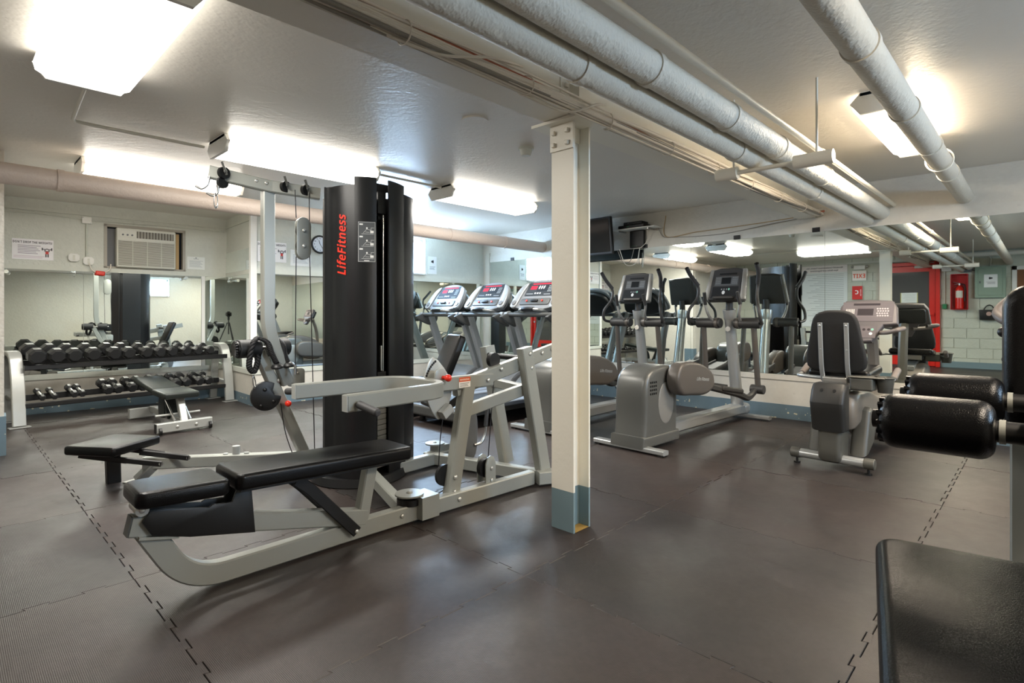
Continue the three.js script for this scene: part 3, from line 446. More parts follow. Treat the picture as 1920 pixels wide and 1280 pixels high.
// ---------------------------------------------------------------- door wall (seen in the mirrors)
const onW = (name, w, h, tex, z, y, label, cat = 'sign', thick = 0.006, x = XW + 0.006) => tag(printed(name, w, h, tex, scene, [x, y, z], Math.PI / 2, m.white, thick), label, cat);
{
  const t = thing('red_door', 'red framed glass exit door with push bar and posted sheet', 'door', [XW, 0, -2.08], Math.PI / 2); // local x = -(Z + 2.08)
  obj('door_frame', [box(0.07, 2.17, 0.14, -0.49, 1.085, 0), box(0.07, 2.17, 0.14, 0.49, 1.085, 0), box(1.05, 0.07, 0.14, 0, 2.135, 0)], m.doorRed, t);
  const leaf = obj('door_leaf', [box(0.10, 2.08, 0.045, -0.395, 1.05, 0.0), box(0.10, 2.08, 0.045, 0.395, 1.05, 0), box(0.7, 0.12, 0.045, 0, 2.03, 0), box(0.7, 0.22, 0.045, 0, 0.12, 0)], m.doorRed, t);
  obj('glass', box(0.70, 1.75, 0.008, 0, 1.1, 0), M(0x5b5a58, 0.08), leaf);
  obj('push_bar', [rod([-0.42, 1.08, 0.06], [0.4, 1.08, 0.06], 0.018), box(0.05, 0.06, 0.06, -0.41, 1.08, 0.04), box(0.05, 0.06, 0.06, 0.41, 1.08, 0.04)], m.doorRed, leaf);
  obj('lock', disc(0.03, 0.02, [-0.395, 0.83, 0.03]), m.steel, leaf);
  obj('door_closer', [box(0.30, 0.05, 0.05, -0.25, 2.07, 0.05), box(0.26, 0.02, 0.03, -0.3, 2.145, 0.09)], M(0x8a8a86, 0.35, 0.6), t);
  printed('posted_sheet', 0.30, 0.21, canvasTex(256, 180, (x, w, h) => { x.fillStyle = '#e9efe9'; x.fillRect(0, 0, w, h); x.fillStyle = '#d8d48a'; x.fillRect(0, 0, 12, h); x.fillRect(w - 12, 0, 12, h); lines(x, 30, 30, 190, 6, 22, 4, '#b5bdb8'); }), t, [0.0, 1.43, 0.01], 0);
  obj('mat', box(0.7, 0.012, 0.4, 0, 0.008, 0.28), m.rubberGrip, t);
}
const w90 = Math.PI / 2;
onW('exit_sign', 0.27, 0.22, canvasTex(256, 200, (x, w, h) => { x.fillStyle = '#f7efe6'; x.fillRect(0, 0, w, h); x.fillStyle = '#e8501e'; x.font = 'bold 118px sans-serif'; x.textAlign = 'center'; x.textBaseline = 'middle'; x.fillText('EXIT', w / 2, h / 2 + 6, 236); }), -2.985, 1.94, 'white exit sign with orange letters on the block wall', 'exit sign', 0.05, XW + 0.03);
{ const t = thing('emergency_light', 'small twin emergency lamp unit above the exit sign', 'emergency light', [XW + 0.04, 2.12, -2.98], w90); obj('box', rbox(0.22, 0.09, 0.07, 0.01), m.white, t); for (const s of [-1, 1]) obj('lamp_head', ball(0.03, s * 0.14, 0.02, 0.01), m.chrome, t); }
onW('fire_alarm', 0.20, 0.30, canvasTex(200, 300, (x, w, h) => { x.fillStyle = '#d9221f'; x.fillRect(0, 0, w, h); x.fillStyle = '#fff'; x.font = 'bold 120px sans-serif'; x.textAlign = 'center'; x.textBaseline = 'middle'; x.fillText('C', 110, 140); x.save(); x.translate(34, 150); x.rotate(-Math.PI / 2); x.font = 'bold 26px sans-serif'; x.fillText('FIRE ALARM', 0, 0); x.restore(); }), -3.02, 1.56, 'red fire alarm box with a white letter below the exit sign', 'fire alarm', 0.06, XW + 0.035);
onW('rules_board', 0.95, 1.42, canvasTex(640, 960, (x, w, h) => { x.fillStyle = '#dfe4e2'; x.fillRect(0, 0, w, h); x.fillStyle = '#efe9e8'; x.fillRect(0, 0, w, 110); x.fillStyle = '#3a3d40'; x.textAlign = 'center'; x.font = 'bold 30px sans-serif'; x.fillText('Woodcliff Condominium Towers, Inc.', w / 2, 50, 520); x.fillText('Gym Rules and Regulations', w / 2, 92, 460); x.textAlign = 'left'; lines(x, 50, 140, 520, 28, 28, 5, '#8a9290', 0.4); }), -3.70, 1.50, 'large white board of gym rules on the block wall', 'notice board', 0.012, XW + 0.01);
{ // extinguisher cabinet
  const t = thing('extinguisher_cabinet', 'red open wall cabinet for the fire extinguisher', 'cabinet', [XW, 1.18, -1.24], w90);
  obj('back', box(0.26, 0.70, 0.01, 0, 0.35, 0.01), m.extRed, t); obj('side', [box(0.012, 0.7, 0.16, -0.13, 0.35, 0.08), box(0.012, 0.7, 0.16, 0.13, 0.35, 0.08), box(0.26, 0.012, 0.16, 0, 0.7, 0.08), box(0.26, 0.012, 0.16, 0, 0.0, 0.08)], m.extRed, t);
  const e = thing('fire_extinguisher', 'red fire extinguisher with silver valve in the red cabinet', 'fire extinguisher', [XW + 0.085, 1.19, -1.24], w90);
  const pr = [[0, 0], [0.065, 0], [0.068, 0.01], [0.068, 0.36], [0.055, 0.42], [0.025, 0.45], [0.02, 0.47], [0, 0.47]].map(p => new THREE.Vector2(...p)); obj('cylinder', new THREE.LatheGeometry(pr, 28), m.doorRed, e);
  obj('label', place(new THREE.CylinderGeometry(0.0695, 0.0695, 0.14, 24, 1, true, -0.9, 1.8), [0, 0.29, 0]), M(0xd9d7c8, 0.5, 0, { side: THREE.DoubleSide }), e); obj('valve', [rod([0, 0.46, 0], [0, 0.51, 0], 0.018), bar([0, 0.51, 0], [0.10, 0.54, 0], 0.02, 0.012), bar([0, 0.5, 0], [0.09, 0.485, 0], 0.02, 0.01)], m.steel, e); obj('hose', tube([[-0.02, 0.5, 0], [-0.08, 0.47, 0.02], [-0.085, 0.3, 0.02], [-0.08, 0.15, 0.02]], 0.011, 24, 8), m.black, e);
}
{ const t = thing('electrical_panel', 'grey-green electrical panel with a taped sheet', 'electrical panel', [XW, 1.40, -0.775], w90); obj('case', rbox(0.46, 0.62, 0.09, 0.01, 0, 0.31, 0.045), m.panelGreen, t); obj('panel_door', rbox(0.36, 0.52, 0.012, 0.006, 0, 0.31, 0.095), m.panelGreen, t); obj('latch', box(0.02, 0.04, 0.015, 0.15, 0.31, 0.105), m.grey, t); printed('sheet', 0.20, 0.25, silhouetteSheet, t, [-0.01, 0.33, 0.104], 0);
  const p = thing('black_pouch', 'black plastic holder hanging on the block wall under the panel', 'holder', [XW, 0.97, -0.79], w90); obj('tray', slab([[-0.14, 0], [0.14, 0], [0.15, 0.2], [-0.15, 0.2]], 0.12, 0.008, 0.065), m.black, p); obj('hook', [tube([[-0.08, 0.2, 0.05], [-0.04, 0.27, 0.03], [0, 0.29, 0.02], [0.04, 0.27, 0.03], [0.08, 0.2, 0.05]], 0.01, 20, 8)], m.black, p); obj('badge', disc(0.04, 0.006, [0, 0.12, 0.128]), M(0xb99a90, 0.5), p);
  const j = thing('wall_junction_box', 'dark junction box with bent conduit beside the electrical panel', 'junction box', [XW, 2.0, -1.12], w90); obj('box', rbox(0.13, 0.16, 0.08, 0.006, 0, 0, 0.04), m.grey, j); obj('conduit', tube([[-0.06, -0.02, 0.03], [-0.12, -0.06, 0.03], [-0.14, -0.14, 0.03], [-0.2, -0.2, 0.03]], 0.014, 24, 8), m.grey, j); obj('conduit', tube([[-0.35, 0.02, 0.03], [-0.34, 0.2, 0.03], [-0.2, 0.24, 0.03], [0.1, 0.2, 0.03]], 0.014, 24, 8), m.trim, j);
  const s = thing('switch_box', 'small white switch box with thin conduit and green button', 'switch', [XW, 1.24, -1.50], w90); obj('upper_box', rbox(0.16, 0.13, 0.06, 0.006, -0.05, 0.78, 0.03), m.white, s); obj('conduit', rod([-0.02, 0.05, 0.02], [-0.02, 0.72, 0.02], 0.009), m.trim, s); obj('button_box', rbox(0.075, 0.10, 0.05, 0.006, -0.02, 0, 0.025), m.green, s).userData.label = 'green button box';
  const b = thing('brown_door', 'brown wooden door in a white frame beyond the electrical panel', 'door', [XW, 0, 0.05], w90); obj('door_frame', [box(0.07, 2.0, 0.06, 0.475, 1.0, 0), box(0.07, 2.0, 0.06, -0.475, 1.0, 0), box(1.02, 0.07, 0.06, 0, 1.965, 0)], m.white, b); obj('door_leaf', box(0.88, 1.94, 0.04, 0, 0.97, -0.005), m.brown, b); obj('knob', ball(0.03, -0.37, 1.0, 0.05), m.steel, b);
  tag(objW('wall_pipe', [tube(fillet([[XW + 0.08, 2.33, -1.33], [XW + 0.08, 2.26, -1.33], [XW + 0.08, 2.26, 2.4]], 0.08), 0.045, 60, 14)], m.steelPaint, scene), 'white painted pipe elbow along the top of the block wall', 'pipe');
}
{ // the photographer's tripod, visible in the corner mirrors
  const t = thing('camera_tripod', 'black camera on a tripod standing mid-room, seen in mirrors', 'tripod', [0, 0, 0], YAW - Math.PI / 2 + Math.PI / 2); // local +x looks forward
  obj('camera_body', [rbox(0.06, 0.10, 0.14, 0.012, -0.13, EYE, 0), rbox(0.05, 0.035, 0.06, 0.01, -0.13, EYE + 0.06, 0)], m.black, t); obj('lens', rod([-0.10, EYE, 0], [-0.03, EYE, 0], 0.036, 0.036, 24), m.black, t);
  obj('head', [rod([-0.13, 0.93, 0], [-0.13, EYE - 0.05, 0], 0.025), rbox(0.06, 0.02, 0.06, 0.005, -0.13, EYE - 0.055, 0)], m.black, t); obj('center_column', rod([-0.13, 0.55, 0], [-0.13, 0.95, 0], 0.014), m.black, t);
  for (let i = 0; i < 3; i++) { const a = Math.PI + i * Math.PI * 2 / 3, c = Math.cos(a), s = Math.sin(a); obj('leg', [rod([-0.13 + 0.03 * c, 0.86, 0.03 * s], [-0.13 + 0.2 * c, 0.42, 0.2 * s], 0.014), rod([-0.13 + 0.2 * c, 0.42, 0.2 * s], [-0.13 + 0.355 * c, 0.008, 0.355 * s], 0.010)], m.black, t); }
}

// ---------------------------------------------------------------- multi-station gym
{
  const G = thing('multi_gym', 'large multi-station weight machine with tall black shrouded tower', 'gym machine', [1.95, 0, -3.1]);
  const F = m.frame, P = (n, g, mt, par = G) => objW(n, g, mt, par);
  // --- tower: two curved shrouds round a weight stack
  const shell = (pts, y0, y1, th = 0.012) => { // wall following a plan polyline [x,z]
    const pos = [], q = pts.map(([x, z]) => V(x, 0, z)), nrm = q.map((p, i) => { const a = q[Math.max(0, i - 1)], b = q[Math.min(q.length - 1, i + 1)], t = b.clone().sub(a).normalize(); return V(t.z, 0, -t.x); });
    const outer = q.map((p, i) => p), inner = q.map((p, i) => p.clone().addScaledVector(nrm[i], th));
    const s = new THREE.Shape(); outer.forEach((p, i) => i ? s.lineTo(p.x, -p.z) : s.moveTo(p.x, -p.z)); inner.slice().reverse().forEach(p => s.lineTo(p.x, -p.z)); s.closePath();
    const g = new THREE.ExtrudeGeometry(s, { depth: y1 - y0, bevelEnabled: false }); g.rotateX(-Math.PI / 2).translate(0, y0, 0); return toCreasedNormals(g, 0.5);
  };
  const arc = (a, b, bulge, n = 8) => { const o = []; const [ax, az] = a, [bx2, bz] = b, dx = bx2 - ax, dz = bz - az, L = Math.hypot(dx, dz), nx = -dz / L, nz = dx / L; for (let i = 0; i <= n; i++) { const t = i / n, s = 4 * t * (1 - t) * bulge; o.push([ax + dx * t + nx * s, az + dz * t + nz * s]); } return o; };
  const t0 = [1.70, -3.305], t1 = [1.722, -3.245], t2 = [1.785, -3.085], t3 = [1.90, -3.015], t4 = [2.015, -3.05], t5 = [2.18, -3.12], t6 = [2.315, -3.20];
  const sh = P('shroud', shell([...arc(t0, t1, 0.004, 2), ...arc(t1, t2, 0.014)], 0.05, 1.885), m.shroud); sh.userData.label = 'curved black shroud panel with red lettering';
  const sh2 = P('shroud', shell([...arc(t2, t3, 0.010)], 0.05, 1.935), m.shroud); sh2.userData.label = 'curved black shroud panel with exercise sticker';
  P('shroud', shell([...arc(t4, t5, 0.008)], 0.05, 1.945), m.shroud); P('shroud', shell([...arc(t5, t6, 0.006)], 0.05, 1.89), m.shroud);
  P('shroud', shell([t6, [2.27, -3.42], [2.12, -3.60], [1.85, -3.60], t0], 0.05, 1.89), m.shroud);
  P('tower_core', bx(1.80, 2.16, 0.06, 1.86, -3.52, -3.20), m.shroudInner); P('tower_top', [box(0.10, 0.05, 0.12, 1.99, 1.90, -3.16), box(0.06, 0.14, 0.03, 1.985, 1.80, -3.1), rod([1.95, 1.70, -3.10], [2.02, 1.70, -3.12], 0.018)], m.shroudInner);
  P('tower_foot', [place(new THREE.CylinderGeometry(0.30, 0.31, 0.05, 32), [1.96, 0.03, -3.32], [0, 0, 0])], m.shroudInner);
  // weight stack seen through the slot
  const sd = V(t4[0] - t3[0], 0, t4[1] - t3[1]).normalize(), sx = (t3[0] + t4[0]) / 2 - 0.0, sz = (t3[1] + t4[1]) / 2 - 0.045, ry = -Math.atan2(sd.z, sd.x);
  const stack = P('weight_stack', [rod([sx - 0.028, 0.1, sz - 0.012], [sx - 0.028, 1.72, sz - 0.012], 0.006), rod([sx + 0.03, 0.1, sz], [sx + 0.03, 1.72, sz], 0.006)], m.chrome);
  for (let i = 0; i < 18; i++) { P('weight_plate', rbox(0.085, 0.0315, 0.05, 0.003, sx, 0.12 + i * 0.034, sz, [0, ry, 0], 1), i > 15 ? m.blackMetal : m.plateSteel, stack); }
  P('plate_numbers', [...Array(16)].map((_, i) => box(0.008, 0.010, 0.003, sx - 0.028, 0.12 + i * 0.034, sz + 0.026, [0, ry, 0])), m.white, stack);
  P('selector_rod', rod([sx + 0.002, 0.72, sz + 0.02], [sx + 0.002, 0.88, sz + 0.02], 0.008), m.chrome, stack);
  // lettering and sticker
  { const d = V(t2[0] - t1[0], 0, t2[1] - t1[1]).normalize(), n = V(-d.z, 0, d.x), g = text('LifeFitness', 0.058, 0.003, 0.28); g.scale(0.90, 1.1, 1); // reading bottom to top
    const mt = new THREE.Matrix4().makeBasis(V(0, 1, 0), d.clone().negate(), n.clone()); g.applyMatrix4(mt); const c = V((t1[0] + t2[0]) / 2, 1.515, (t1[1] + t2[1]) / 2).addScaledVector(n, 0.0135); g.translate(c.x, c.y, c.z); P('lettering', g, m.logoRed, sh).userData.label = 'red brand lettering running up the shroud'; }
  { const d = V(t3[0] - t2[0], 0, t3[1] - t2[1]).normalize(), n = V(-d.z, 0, d.x), a = Math.atan2(n.x, n.z), c = V(t2[0], 1.53, t2[1]).addScaledVector(d, 0.075).addScaledVector(n, 0.0115);
    const tex = canvasTex(200, 430, (x, w, h) => { x.fillStyle = '#55585a'; x.fillRect(0, 0, w, h); x.strokeStyle = '#eeeeea'; x.fillStyle = '#eeeeea'; x.lineWidth = 3; x.strokeRect(4, 4, w - 8, h - 8); for (let i = 0; i < 3; i++) { const y = 20 + i * 132; x.fillRect(16, y, 40, 16); x.beginPath(); x.moveTo(40, y + 110); x.lineTo(180, y + 110); x.moveTo(60, y + 100); x.lineTo(100, y + 60); x.lineTo(150, y + 70); x.moveTo(150, y + 104); x.lineTo(150, y + 44); x.lineTo(184, y + 44); x.moveTo(84, y + 90); x.lineTo(130, y + 92); x.stroke(); x.beginPath(); x.arc(102, y + 48, 10, 0, 7); x.fill(); x.fillRect(140, y + 74, 40, 26); } x.fillRect(70, 412, 60, 8); });
    const o = printed('sticker', 0.105, 0.25, tex, sh2, [0, 0, 0], 0, m.grey, 0.002); sh2.updateWorldMatrix(true, false); o.position.copy(c.sub(V(1.95, 0, -3.1))); o.rotation.y = a; }
  // --- bench station
  const zb = -2.385;
  P('floor_rail', sweep(fillet([[2.60, 0.05, zb + 0.045], [1.5, 0.05, zb], [0.66, 0.05, zb], [0.52, 0.30, zb]], 0.22, 10), 0.055, 0.085, [0, 0, 1]), F);
  P('upper_rail', bar([0.475, 0.315, zb], [1.43, 0.10, zb], 0.06, 0.075), F); P('end_cap', box(0.006, 0.07, 0.056, 0.472, 0.316, zb, [0, 0, -0.22]), m.endcap);
  P('bracket_plate', box(0.13, 0.01, 0.09, 0.56, 0.258, zb, [0, 0, -0.22]), F);
  const car = [[0.53, 0.365], [0.58, 0.362], [0.725, 0.33], [0.74, 0.338], [0.81, 0.33], [0.832, 0.385], [0.885, 0.375], [0.90, 0.185], [0.66, 0.235], [0.535, 0.275], [0.505, 0.33]];
  P('seat_carriage', [slab(car, 0.012, 0.002, zb + 0.045), slab(car, 0.012, 0.002, zb - 0.045), box(0.30, 0.012, 0.08, 0.72, 0.25, zb, [0, 0, -0.2])], m.blackMetal);
  P('hinge', [disc(0.022, 0.10, [0.505, 0.375, zb], [0, 0, 1]), bolt([0.505, 0.375, zb + 0.05])], m.bolt);
  const padShape = (pts, th, bev) => { const g = slab(pts, th, bev, 0, 4); return g; };
  { const g = padShape(rrect(0.31, 0.26, 0.035).map(([x, y]) => [x, y * (1 - 0.35 * (0.155 - x) * 0 + 0.0)]).map(([x, y]) => [x, y * (0.86 + 0.45 * (x + 0.155))]), 0.062, 0.018); g.rotateX(-Math.PI / 2); P('seat_pad', place(g, [0.628, 0.418, zb], [0, 0, -0.03]), m.vinyl); }
  { const g = padShape(rrect(0.83, 0.27, 0.03), 0.066, 0.018); g.rotateX(-Math.PI / 2); P('bench_pad', place(g, [1.215, 0.408, zb], [0, 0, -0.035]), m.vinyl); P('bench_backing', place(new THREE.BoxGeometry(0.78, 0.015, 0.2), [1.215, 0.370, zb], [0, 0, -0.035]), m.blackMetal); }
  P('bench_post', bar([1.415, 0.09, zb], [1.47, 0.365, zb], 0.055, 0.06, [1, 0, 0]), F);
  for (const s of [1, -1]) P('bench_strut', sweep(fillet([[1.075, 0.36, zb + s * 0.05], [1.13, 0.315, zb + s * 0.05], [1.365, 0.055, zb + s * 0.05]], 0.05), 0.012, 0.05, [0, 0, 1], 0.003), m.blackMetal);
  P('pivot_bolt', [bolt([1.36, 0.06, zb + 0.058]), bolt([1.63, 0.055, zb + 0.036]), bolt([2.0, 0.055, zb + 0.05], [0, 0, 1], 0.013)], m.bolt);
  P('pulley_housing', [bx(1.72, 1.83, 0.02, 0.135, -2.43, -2.30)], F); P('pulley_cover', [disc(0.075, 0.008, [1.71, 0.14, -2.40], [0, 1, 0]), bolt([1.71, 0.144, -2.4], [0, 1, 0], 0.016)], F); P('pulley', disc(0.065, 0.03, [1.71, 0.105, -2.4], [0, 1, 0]), m.blackMetal);
  P('tower_link', bar([1.85, 0.09, -3.0], [1.70, 0.055, -2.45], 0.06, 0.07), F);
  P('hold_bar', rod([0.86, 0.36, zb - 0.05], [0.90, 0.40, zb - 0.22], 0.018), m.rubberGrip);
  // --- press arm
  const ya = 0.70;
  P('press_arm', sweep(fillet([[1.20, ya, -2.145], [1.80, ya, -2.17], [1.80, ya, -2.63], [1.21, ya, -2.655]], 0.17, 10), 0.075, 0.045, [0, 1, 0]), F);
  P('arm_cap', [box(0.005, 0.07, 0.042, 1.197, ya, -2.145), box(0.005, 0.07, 0.042, 1.207, ya, -2.655)], m.frameLight);
  P('arm_neck', bar([1.79, ya - 0.005, -2.40], [2.30, ya - 0.01, -2.40], 0.05, 0.075), F);
  P('grip', [roller([1.245, ya - 0.005, -2.12], [1.26, ya - 0.03, -1.985], 0.0175, 0.6)], m.rubberGrip); P('grip', [roller([1.245, ya - 0.005, -2.68], [1.235, ya - 0.015, -2.80], 0.0175, 0.6)], m.rubberGrip);
  const sect = [[1.885, 0.845], [1.845, 0.79], [1.825, 0.72], [1.838, 0.635], [1.88, 0.545], [1.925, 0.495], [1.985, 0.55], [2.02, 0.66], [1.995, 0.735]];
  P('sector_plate', slab(smooth(sect, 3), 0.012, 0.002, -2.43), m.frameLight); P('pin_hole', [...Array(8)].map((_, i) => { const a = 2.15 + i * 0.09; return disc(0.007, 0.014, [1.985 + 0.155 * Math.cos(a), 0.69 + 0.155 * Math.sin(a), -2.43]); }), m.black);
  P('lock_bracket', slab(rrect(0.075, 0.10, 0.03), 0.01, 0.002).translate(1.885, 0.735, -2.362), F); P('adjust_knob', [ball(0.020, 1.91, 0.735, -2.325), rod([1.90, 0.735, -2.36], [1.907, 0.735, -2.33], 0.011)], m.red).userData.label = 'red ball adjustment knob';
  { const tex = canvasTex(128, 90, (x, w, h) => { x.fillStyle = '#f4f2ee'; x.fillRect(0, 0, w, h); x.fillStyle = '#d1562a'; x.fillRect(0, 0, w, 40); x.fillStyle = '#f4e6da'; x.font = 'bold 22px sans-serif'; x.textAlign = 'center'; x.fillText('WARNING', w / 2, 29); lines(x, 10, 52, 105, 3, 12, 5, '#77736e'); }); const o = printed('warning_sticker', 0.085, 0.058, tex, G, [2.07 - 1.95, 0.695, -2.373 + 3.1], 0, m.white, 0.002); }
  P('near_leg', bar([1.99, 0.06, -2.40], [2.115, 0.69, -2.40], 0.055, 0.09, [1, 0, 0]), F); P('bolt', [bolt([2.255, 0.69, -2.372], [0, 0, 1], 0.014), bolt([2.00, 0.17, -2.368], [0, 0, 1], 0.014), bolt([1.995, 0.09, -2.368], [0, 0, 1], 0.012)], m.bolt);
  P('counterweight', bar([1.925, 0.52, -2.40], [1.985, 0.56, -2.40], 0.05, 0.05), m.frameLight);
  P('upper_beam', bar([2.03, 0.655, -2.415], [2.98, 0.855, -2.415], 0.05, 0.085), F); P('bolt', [[2.38, 0.745], [2.66, 0.80], [2.76, 0.825], [2.86, 0.845]].map(([x, y]) => bolt([x, y, -2.387], [0, 0, 1], 0.014)), m.bolt);
  P('lower_beam', bar([2.12, 0.525, -2.41], [2.64, 0.605, -2.41], 0.05, 0.07), F); P('cross_beam', bar([2.60, 0.60, -2.41], [2.64, 0.62, -2.80], 0.05, 0.06), F);
  P('frame_leg', bar([2.565, 0.87, -2.37], [2.70, 0.07, -2.33], 0.06, 0.095, [1, 0, 0]), F); P('frame_leg', bar([2.63, 0.86, -2.78], [2.72, 0.06, -2.68], 0.06, 0.095, [1, 0, 0]), F); P('bolt', [bolt([2.585, 0.83, -2.338], [0, 0, 1], 0.014), bolt([2.60, 0.74, -2.336], [0, 0, 1], 0.014)], m.bolt);
  P('axle', rod([2.56, 0.80, -2.36], [2.62, 0.80, -2.8], 0.018), m.blackMetal);
  P('foot_rail', bar([2.62, 0.05, -2.31], [2.76, 0.05, -2.24], 0.085, 0.08), F); P('end_cap', box(0.02, 0.078, 0.08, 2.765, 0.05, -2.238, [0, 0.46, 0]), m.endcap);
  P('cross_rail', bar([2.66, 0.05, -2.33], [2.44, 0.05, -3.22], 0.06, 0.08), F); P('rear_rail', bar([2.10, 0.05, -3.12], [2.62, 0.05, -3.16], 0.06, 0.08), F);
  P('pulley_bracket', [slab([[2.22, 0.08], [2.30, 0.08], [2.30, 0.20], [2.285, 0.235], [2.26, 0.245], [2.235, 0.235], [2.22, 0.20]], 0.01, 0.002, -2.36), slab([[2.22, 0.08], [2.30, 0.08], [2.30, 0.20], [2.285, 0.235], [2.26, 0.245], [2.235, 0.235], [2.22, 0.20]], 0.01, 0.002, -2.43)], F); P('pulley', disc(0.055, 0.03, [2.25, 0.17, -2.395]), m.blackMetal); P('bolt', [bolt([2.265, 0.17, -2.354], [0, 0, 1], 0.013), bolt([2.265, 0.1, -2.354], [0, 0, 1], 0.012)], m.bolt);
  P('pulley', [disc(0.06, 0.02, [1.965, 0.18, -2.425])], m.blackMetal); P('pulley', [disc(0.045, 0.03, [2.36, 0.80, -2.44])], m.blackMetal);
  P('cable', [tube([[1.93, 0.15, -2.44], [1.95, 0.40, -2.44], [2.0, 0.62, -2.45]], 0.003, 16, 6), rod([2.10, 0.1, -2.445], [2.20, 0.66, -2.445], 0.003), rod([2.31, 0.14, -2.44], [2.38, 0.72, -2.45], 0.003), rod([1.99, 0.10, -2.43], [1.8, 0.06, -2.42], 0.003)], m.wire);
  // rear seat of the far station
  { const g = padShape(rrect(0.24, 0.42, 0.03), 0.06, 0.016); P('back_pad', place(g.scale(1, 1.35, 1).rotateY(-Math.PI / 2), [2.58, 0.665, -3.20], [0, -0.25, -0.42, 'YXZ']), m.vinyl); }
  P('back_pad_support', [bar([2.50, 0.35, -3.18], [2.74, 0.47, -3.18], 0.05, 0.06)], m.blackMetal);
  P('side_shield', slab(smooth([[2.60, 0.04], [2.70, 0.04], [2.735, 0.2], [2.72, 0.36], [2.67, 0.41], [2.61, 0.3]], 4), 0.02, 0.004, -3.0), m.tmGrey);
  P('release_lever', tube([[2.70, 0.13, -2.99], [2.76, 0.14, -2.98], [2.80, 0.20, -2.98], [2.81, 0.28, -2.98]], 0.010, 20, 8), m.steel); P('lever_grip', roller([2.805, 0.25, -2.98], [2.825, 0.40, -2.98], 0.015, 0.5), m.rubberGrip);
  P('pulley_cover', [disc(0.07, 0.01, [2.52, 0.135, -3.22], [0, 1, 0]), box(0.1, 0.1, 0.1, 2.55, 0.08, -3.2), bolt([2.52, 0.14, -3.22], [0, 1, 0], 0.014)], F);
  // --- pull-down station
  const e = [-0.94, -0.342];
  P('top_arm', bar([1.75, 1.875, -3.46], [1.44, 1.90, -3.585], 0.05, 0.075), F); P('top_arm', bar([1.48, 1.895, -3.57], [1.135, 1.945, -3.66], 0.052, 0.075), F); P('bolt', [bolt([1.44, 1.912, -3.555], [0.1, 0, 1], 0.014), bolt([1.385, 1.92, -3.572], [0.1, 0, 1], 0.014)], m.bolt);
  const pul = (x, y, z) => { const p = P('pulley', [disc(0.036, 0.024, [x, y - 0.005, z], [0.3, 0, 0.95])], m.blackMetal); P('pulley_strap', [bar([x + 0.008, y - 0.02, z + 0.028], [x - 0.02, y + 0.055, z + 0.03], 0.004, 0.02, [0.3, 0, 1]), bolt([x, y, z + 0.03], [0.3, 0, 0.95], 0.013)], m.endcap, p); };
  pul(1.20, 1.945, -3.60); pul(1.545, 1.905, -3.52); pul(1.66, 1.895, -3.475);
  P('hook', [tube([[1.135, 1.92, -3.64], [1.12, 1.86, -3.64], [1.09, 1.835, -3.65], [1.06, 1.85, -3.66]], 0.007, 16, 8), tube([[1.17, 1.90, -3.62], [1.175, 1.82, -3.63], [1.15, 1.80, -3.64], [1.12, 1.815, -3.65]], 0.007, 16, 8)], m.steel);
  P('pulley', disc(0.035, 0.02, [1.20, 1.885, -3.62], [0.3, 0, 0.95]), m.blackMetal);
  P('snap_hook', [place(new THREE.TorusGeometry(0.022, 0.004, 8, 20), [1.165, 1.77, -3.63], [0, 0.4, 0], [0.6, 1.9, 1]), ball(0.014, 1.18, 1.86, -3.63)], m.steel);
  P('upright', sweep(fillet([[1.465, 1.87, -3.60], [1.465, 0.98, -3.60], [1.60, 0.62, -3.62]], 0.10, 5), 0.06, 0.075, [0, 0, 1]), F);
  P('incline_beam', bar([1.43, 0.84, -3.66], [1.76, 0.07, -3.66], 0.07, 0.065, [1, 0, 0]), F);
  P('roller_axle', rod([1.27, 0.862, -3.62], [1.64, 0.862, -3.68], 0.012), m.steel);
  P('foam_roller', roller([1.285, 0.862, -3.625], [1.425, 0.862, -3.645], 0.058, 0.12), m.foam); P('foam_roller', roller([1.49, 0.862, -3.655], [1.625, 0.862, -3.675], 0.058, 0.12), m.foam);
  { const c = [1.279, 0.862, -3.624]; const cap = P('roller_cap', [disc(0.05, 0.012, c, [-0.99, 0, 0.14]), disc(0.022, 0.026, c, [-0.99, 0, 0.14])], m.black); P('rib', [...Array(18)].map((_, i) => { const a = i * Math.PI / 9; return box(0.012, 0.030, 0.007, 0, 0.037, 0).rotateX(a).rotateY(-0.14).translate(c[0] - 0.004, c[1], c[2]); }), m.rubberGrip, cap); }
  const cam = []; for (let i = 0; i < 28; i++) { const a = i / 28 * Math.PI * 2, r = 0.093 + (Math.abs(a - 0.55) < 0.35 ? -0.045 : 0) + 0.012 * Math.cos(a - 2.4); cam.push([r * Math.cos(a), r * Math.sin(a)]); }
  P('cam', slab(cam, 0.03, 0.003).rotateY(-0.1).translate(1.455, 0.55, -3.585), m.blackMetal); P('bolt', [[-0.02, 0.05], [0.035, -0.03], [-0.045, -0.05]].map(([x, y]) => bolt([1.455 + x, 0.55 + y, -3.567], [0, 0, 1], 0.012)), m.blackMetal);
  P('adjust_knob', [ball(0.021, 1.585, 0.495, -3.57), rod([1.60, 0.495, -3.60], [1.588, 0.495, -3.57], 0.012)], m.red).userData.label = 'red ball adjustment knob'; P('lock_bracket', slab(rrect(0.12, 0.12, 0.025), 0.012, 0.002).translate(1.65, 0.66, -3.60), F); P('bolt', [bolt([1.545, 0.645, -3.622], [0, 0, 1], 0.014), bolt([1.66, 0.69, -3.593], [0, 0, 1], 0.01)], m.bolt);
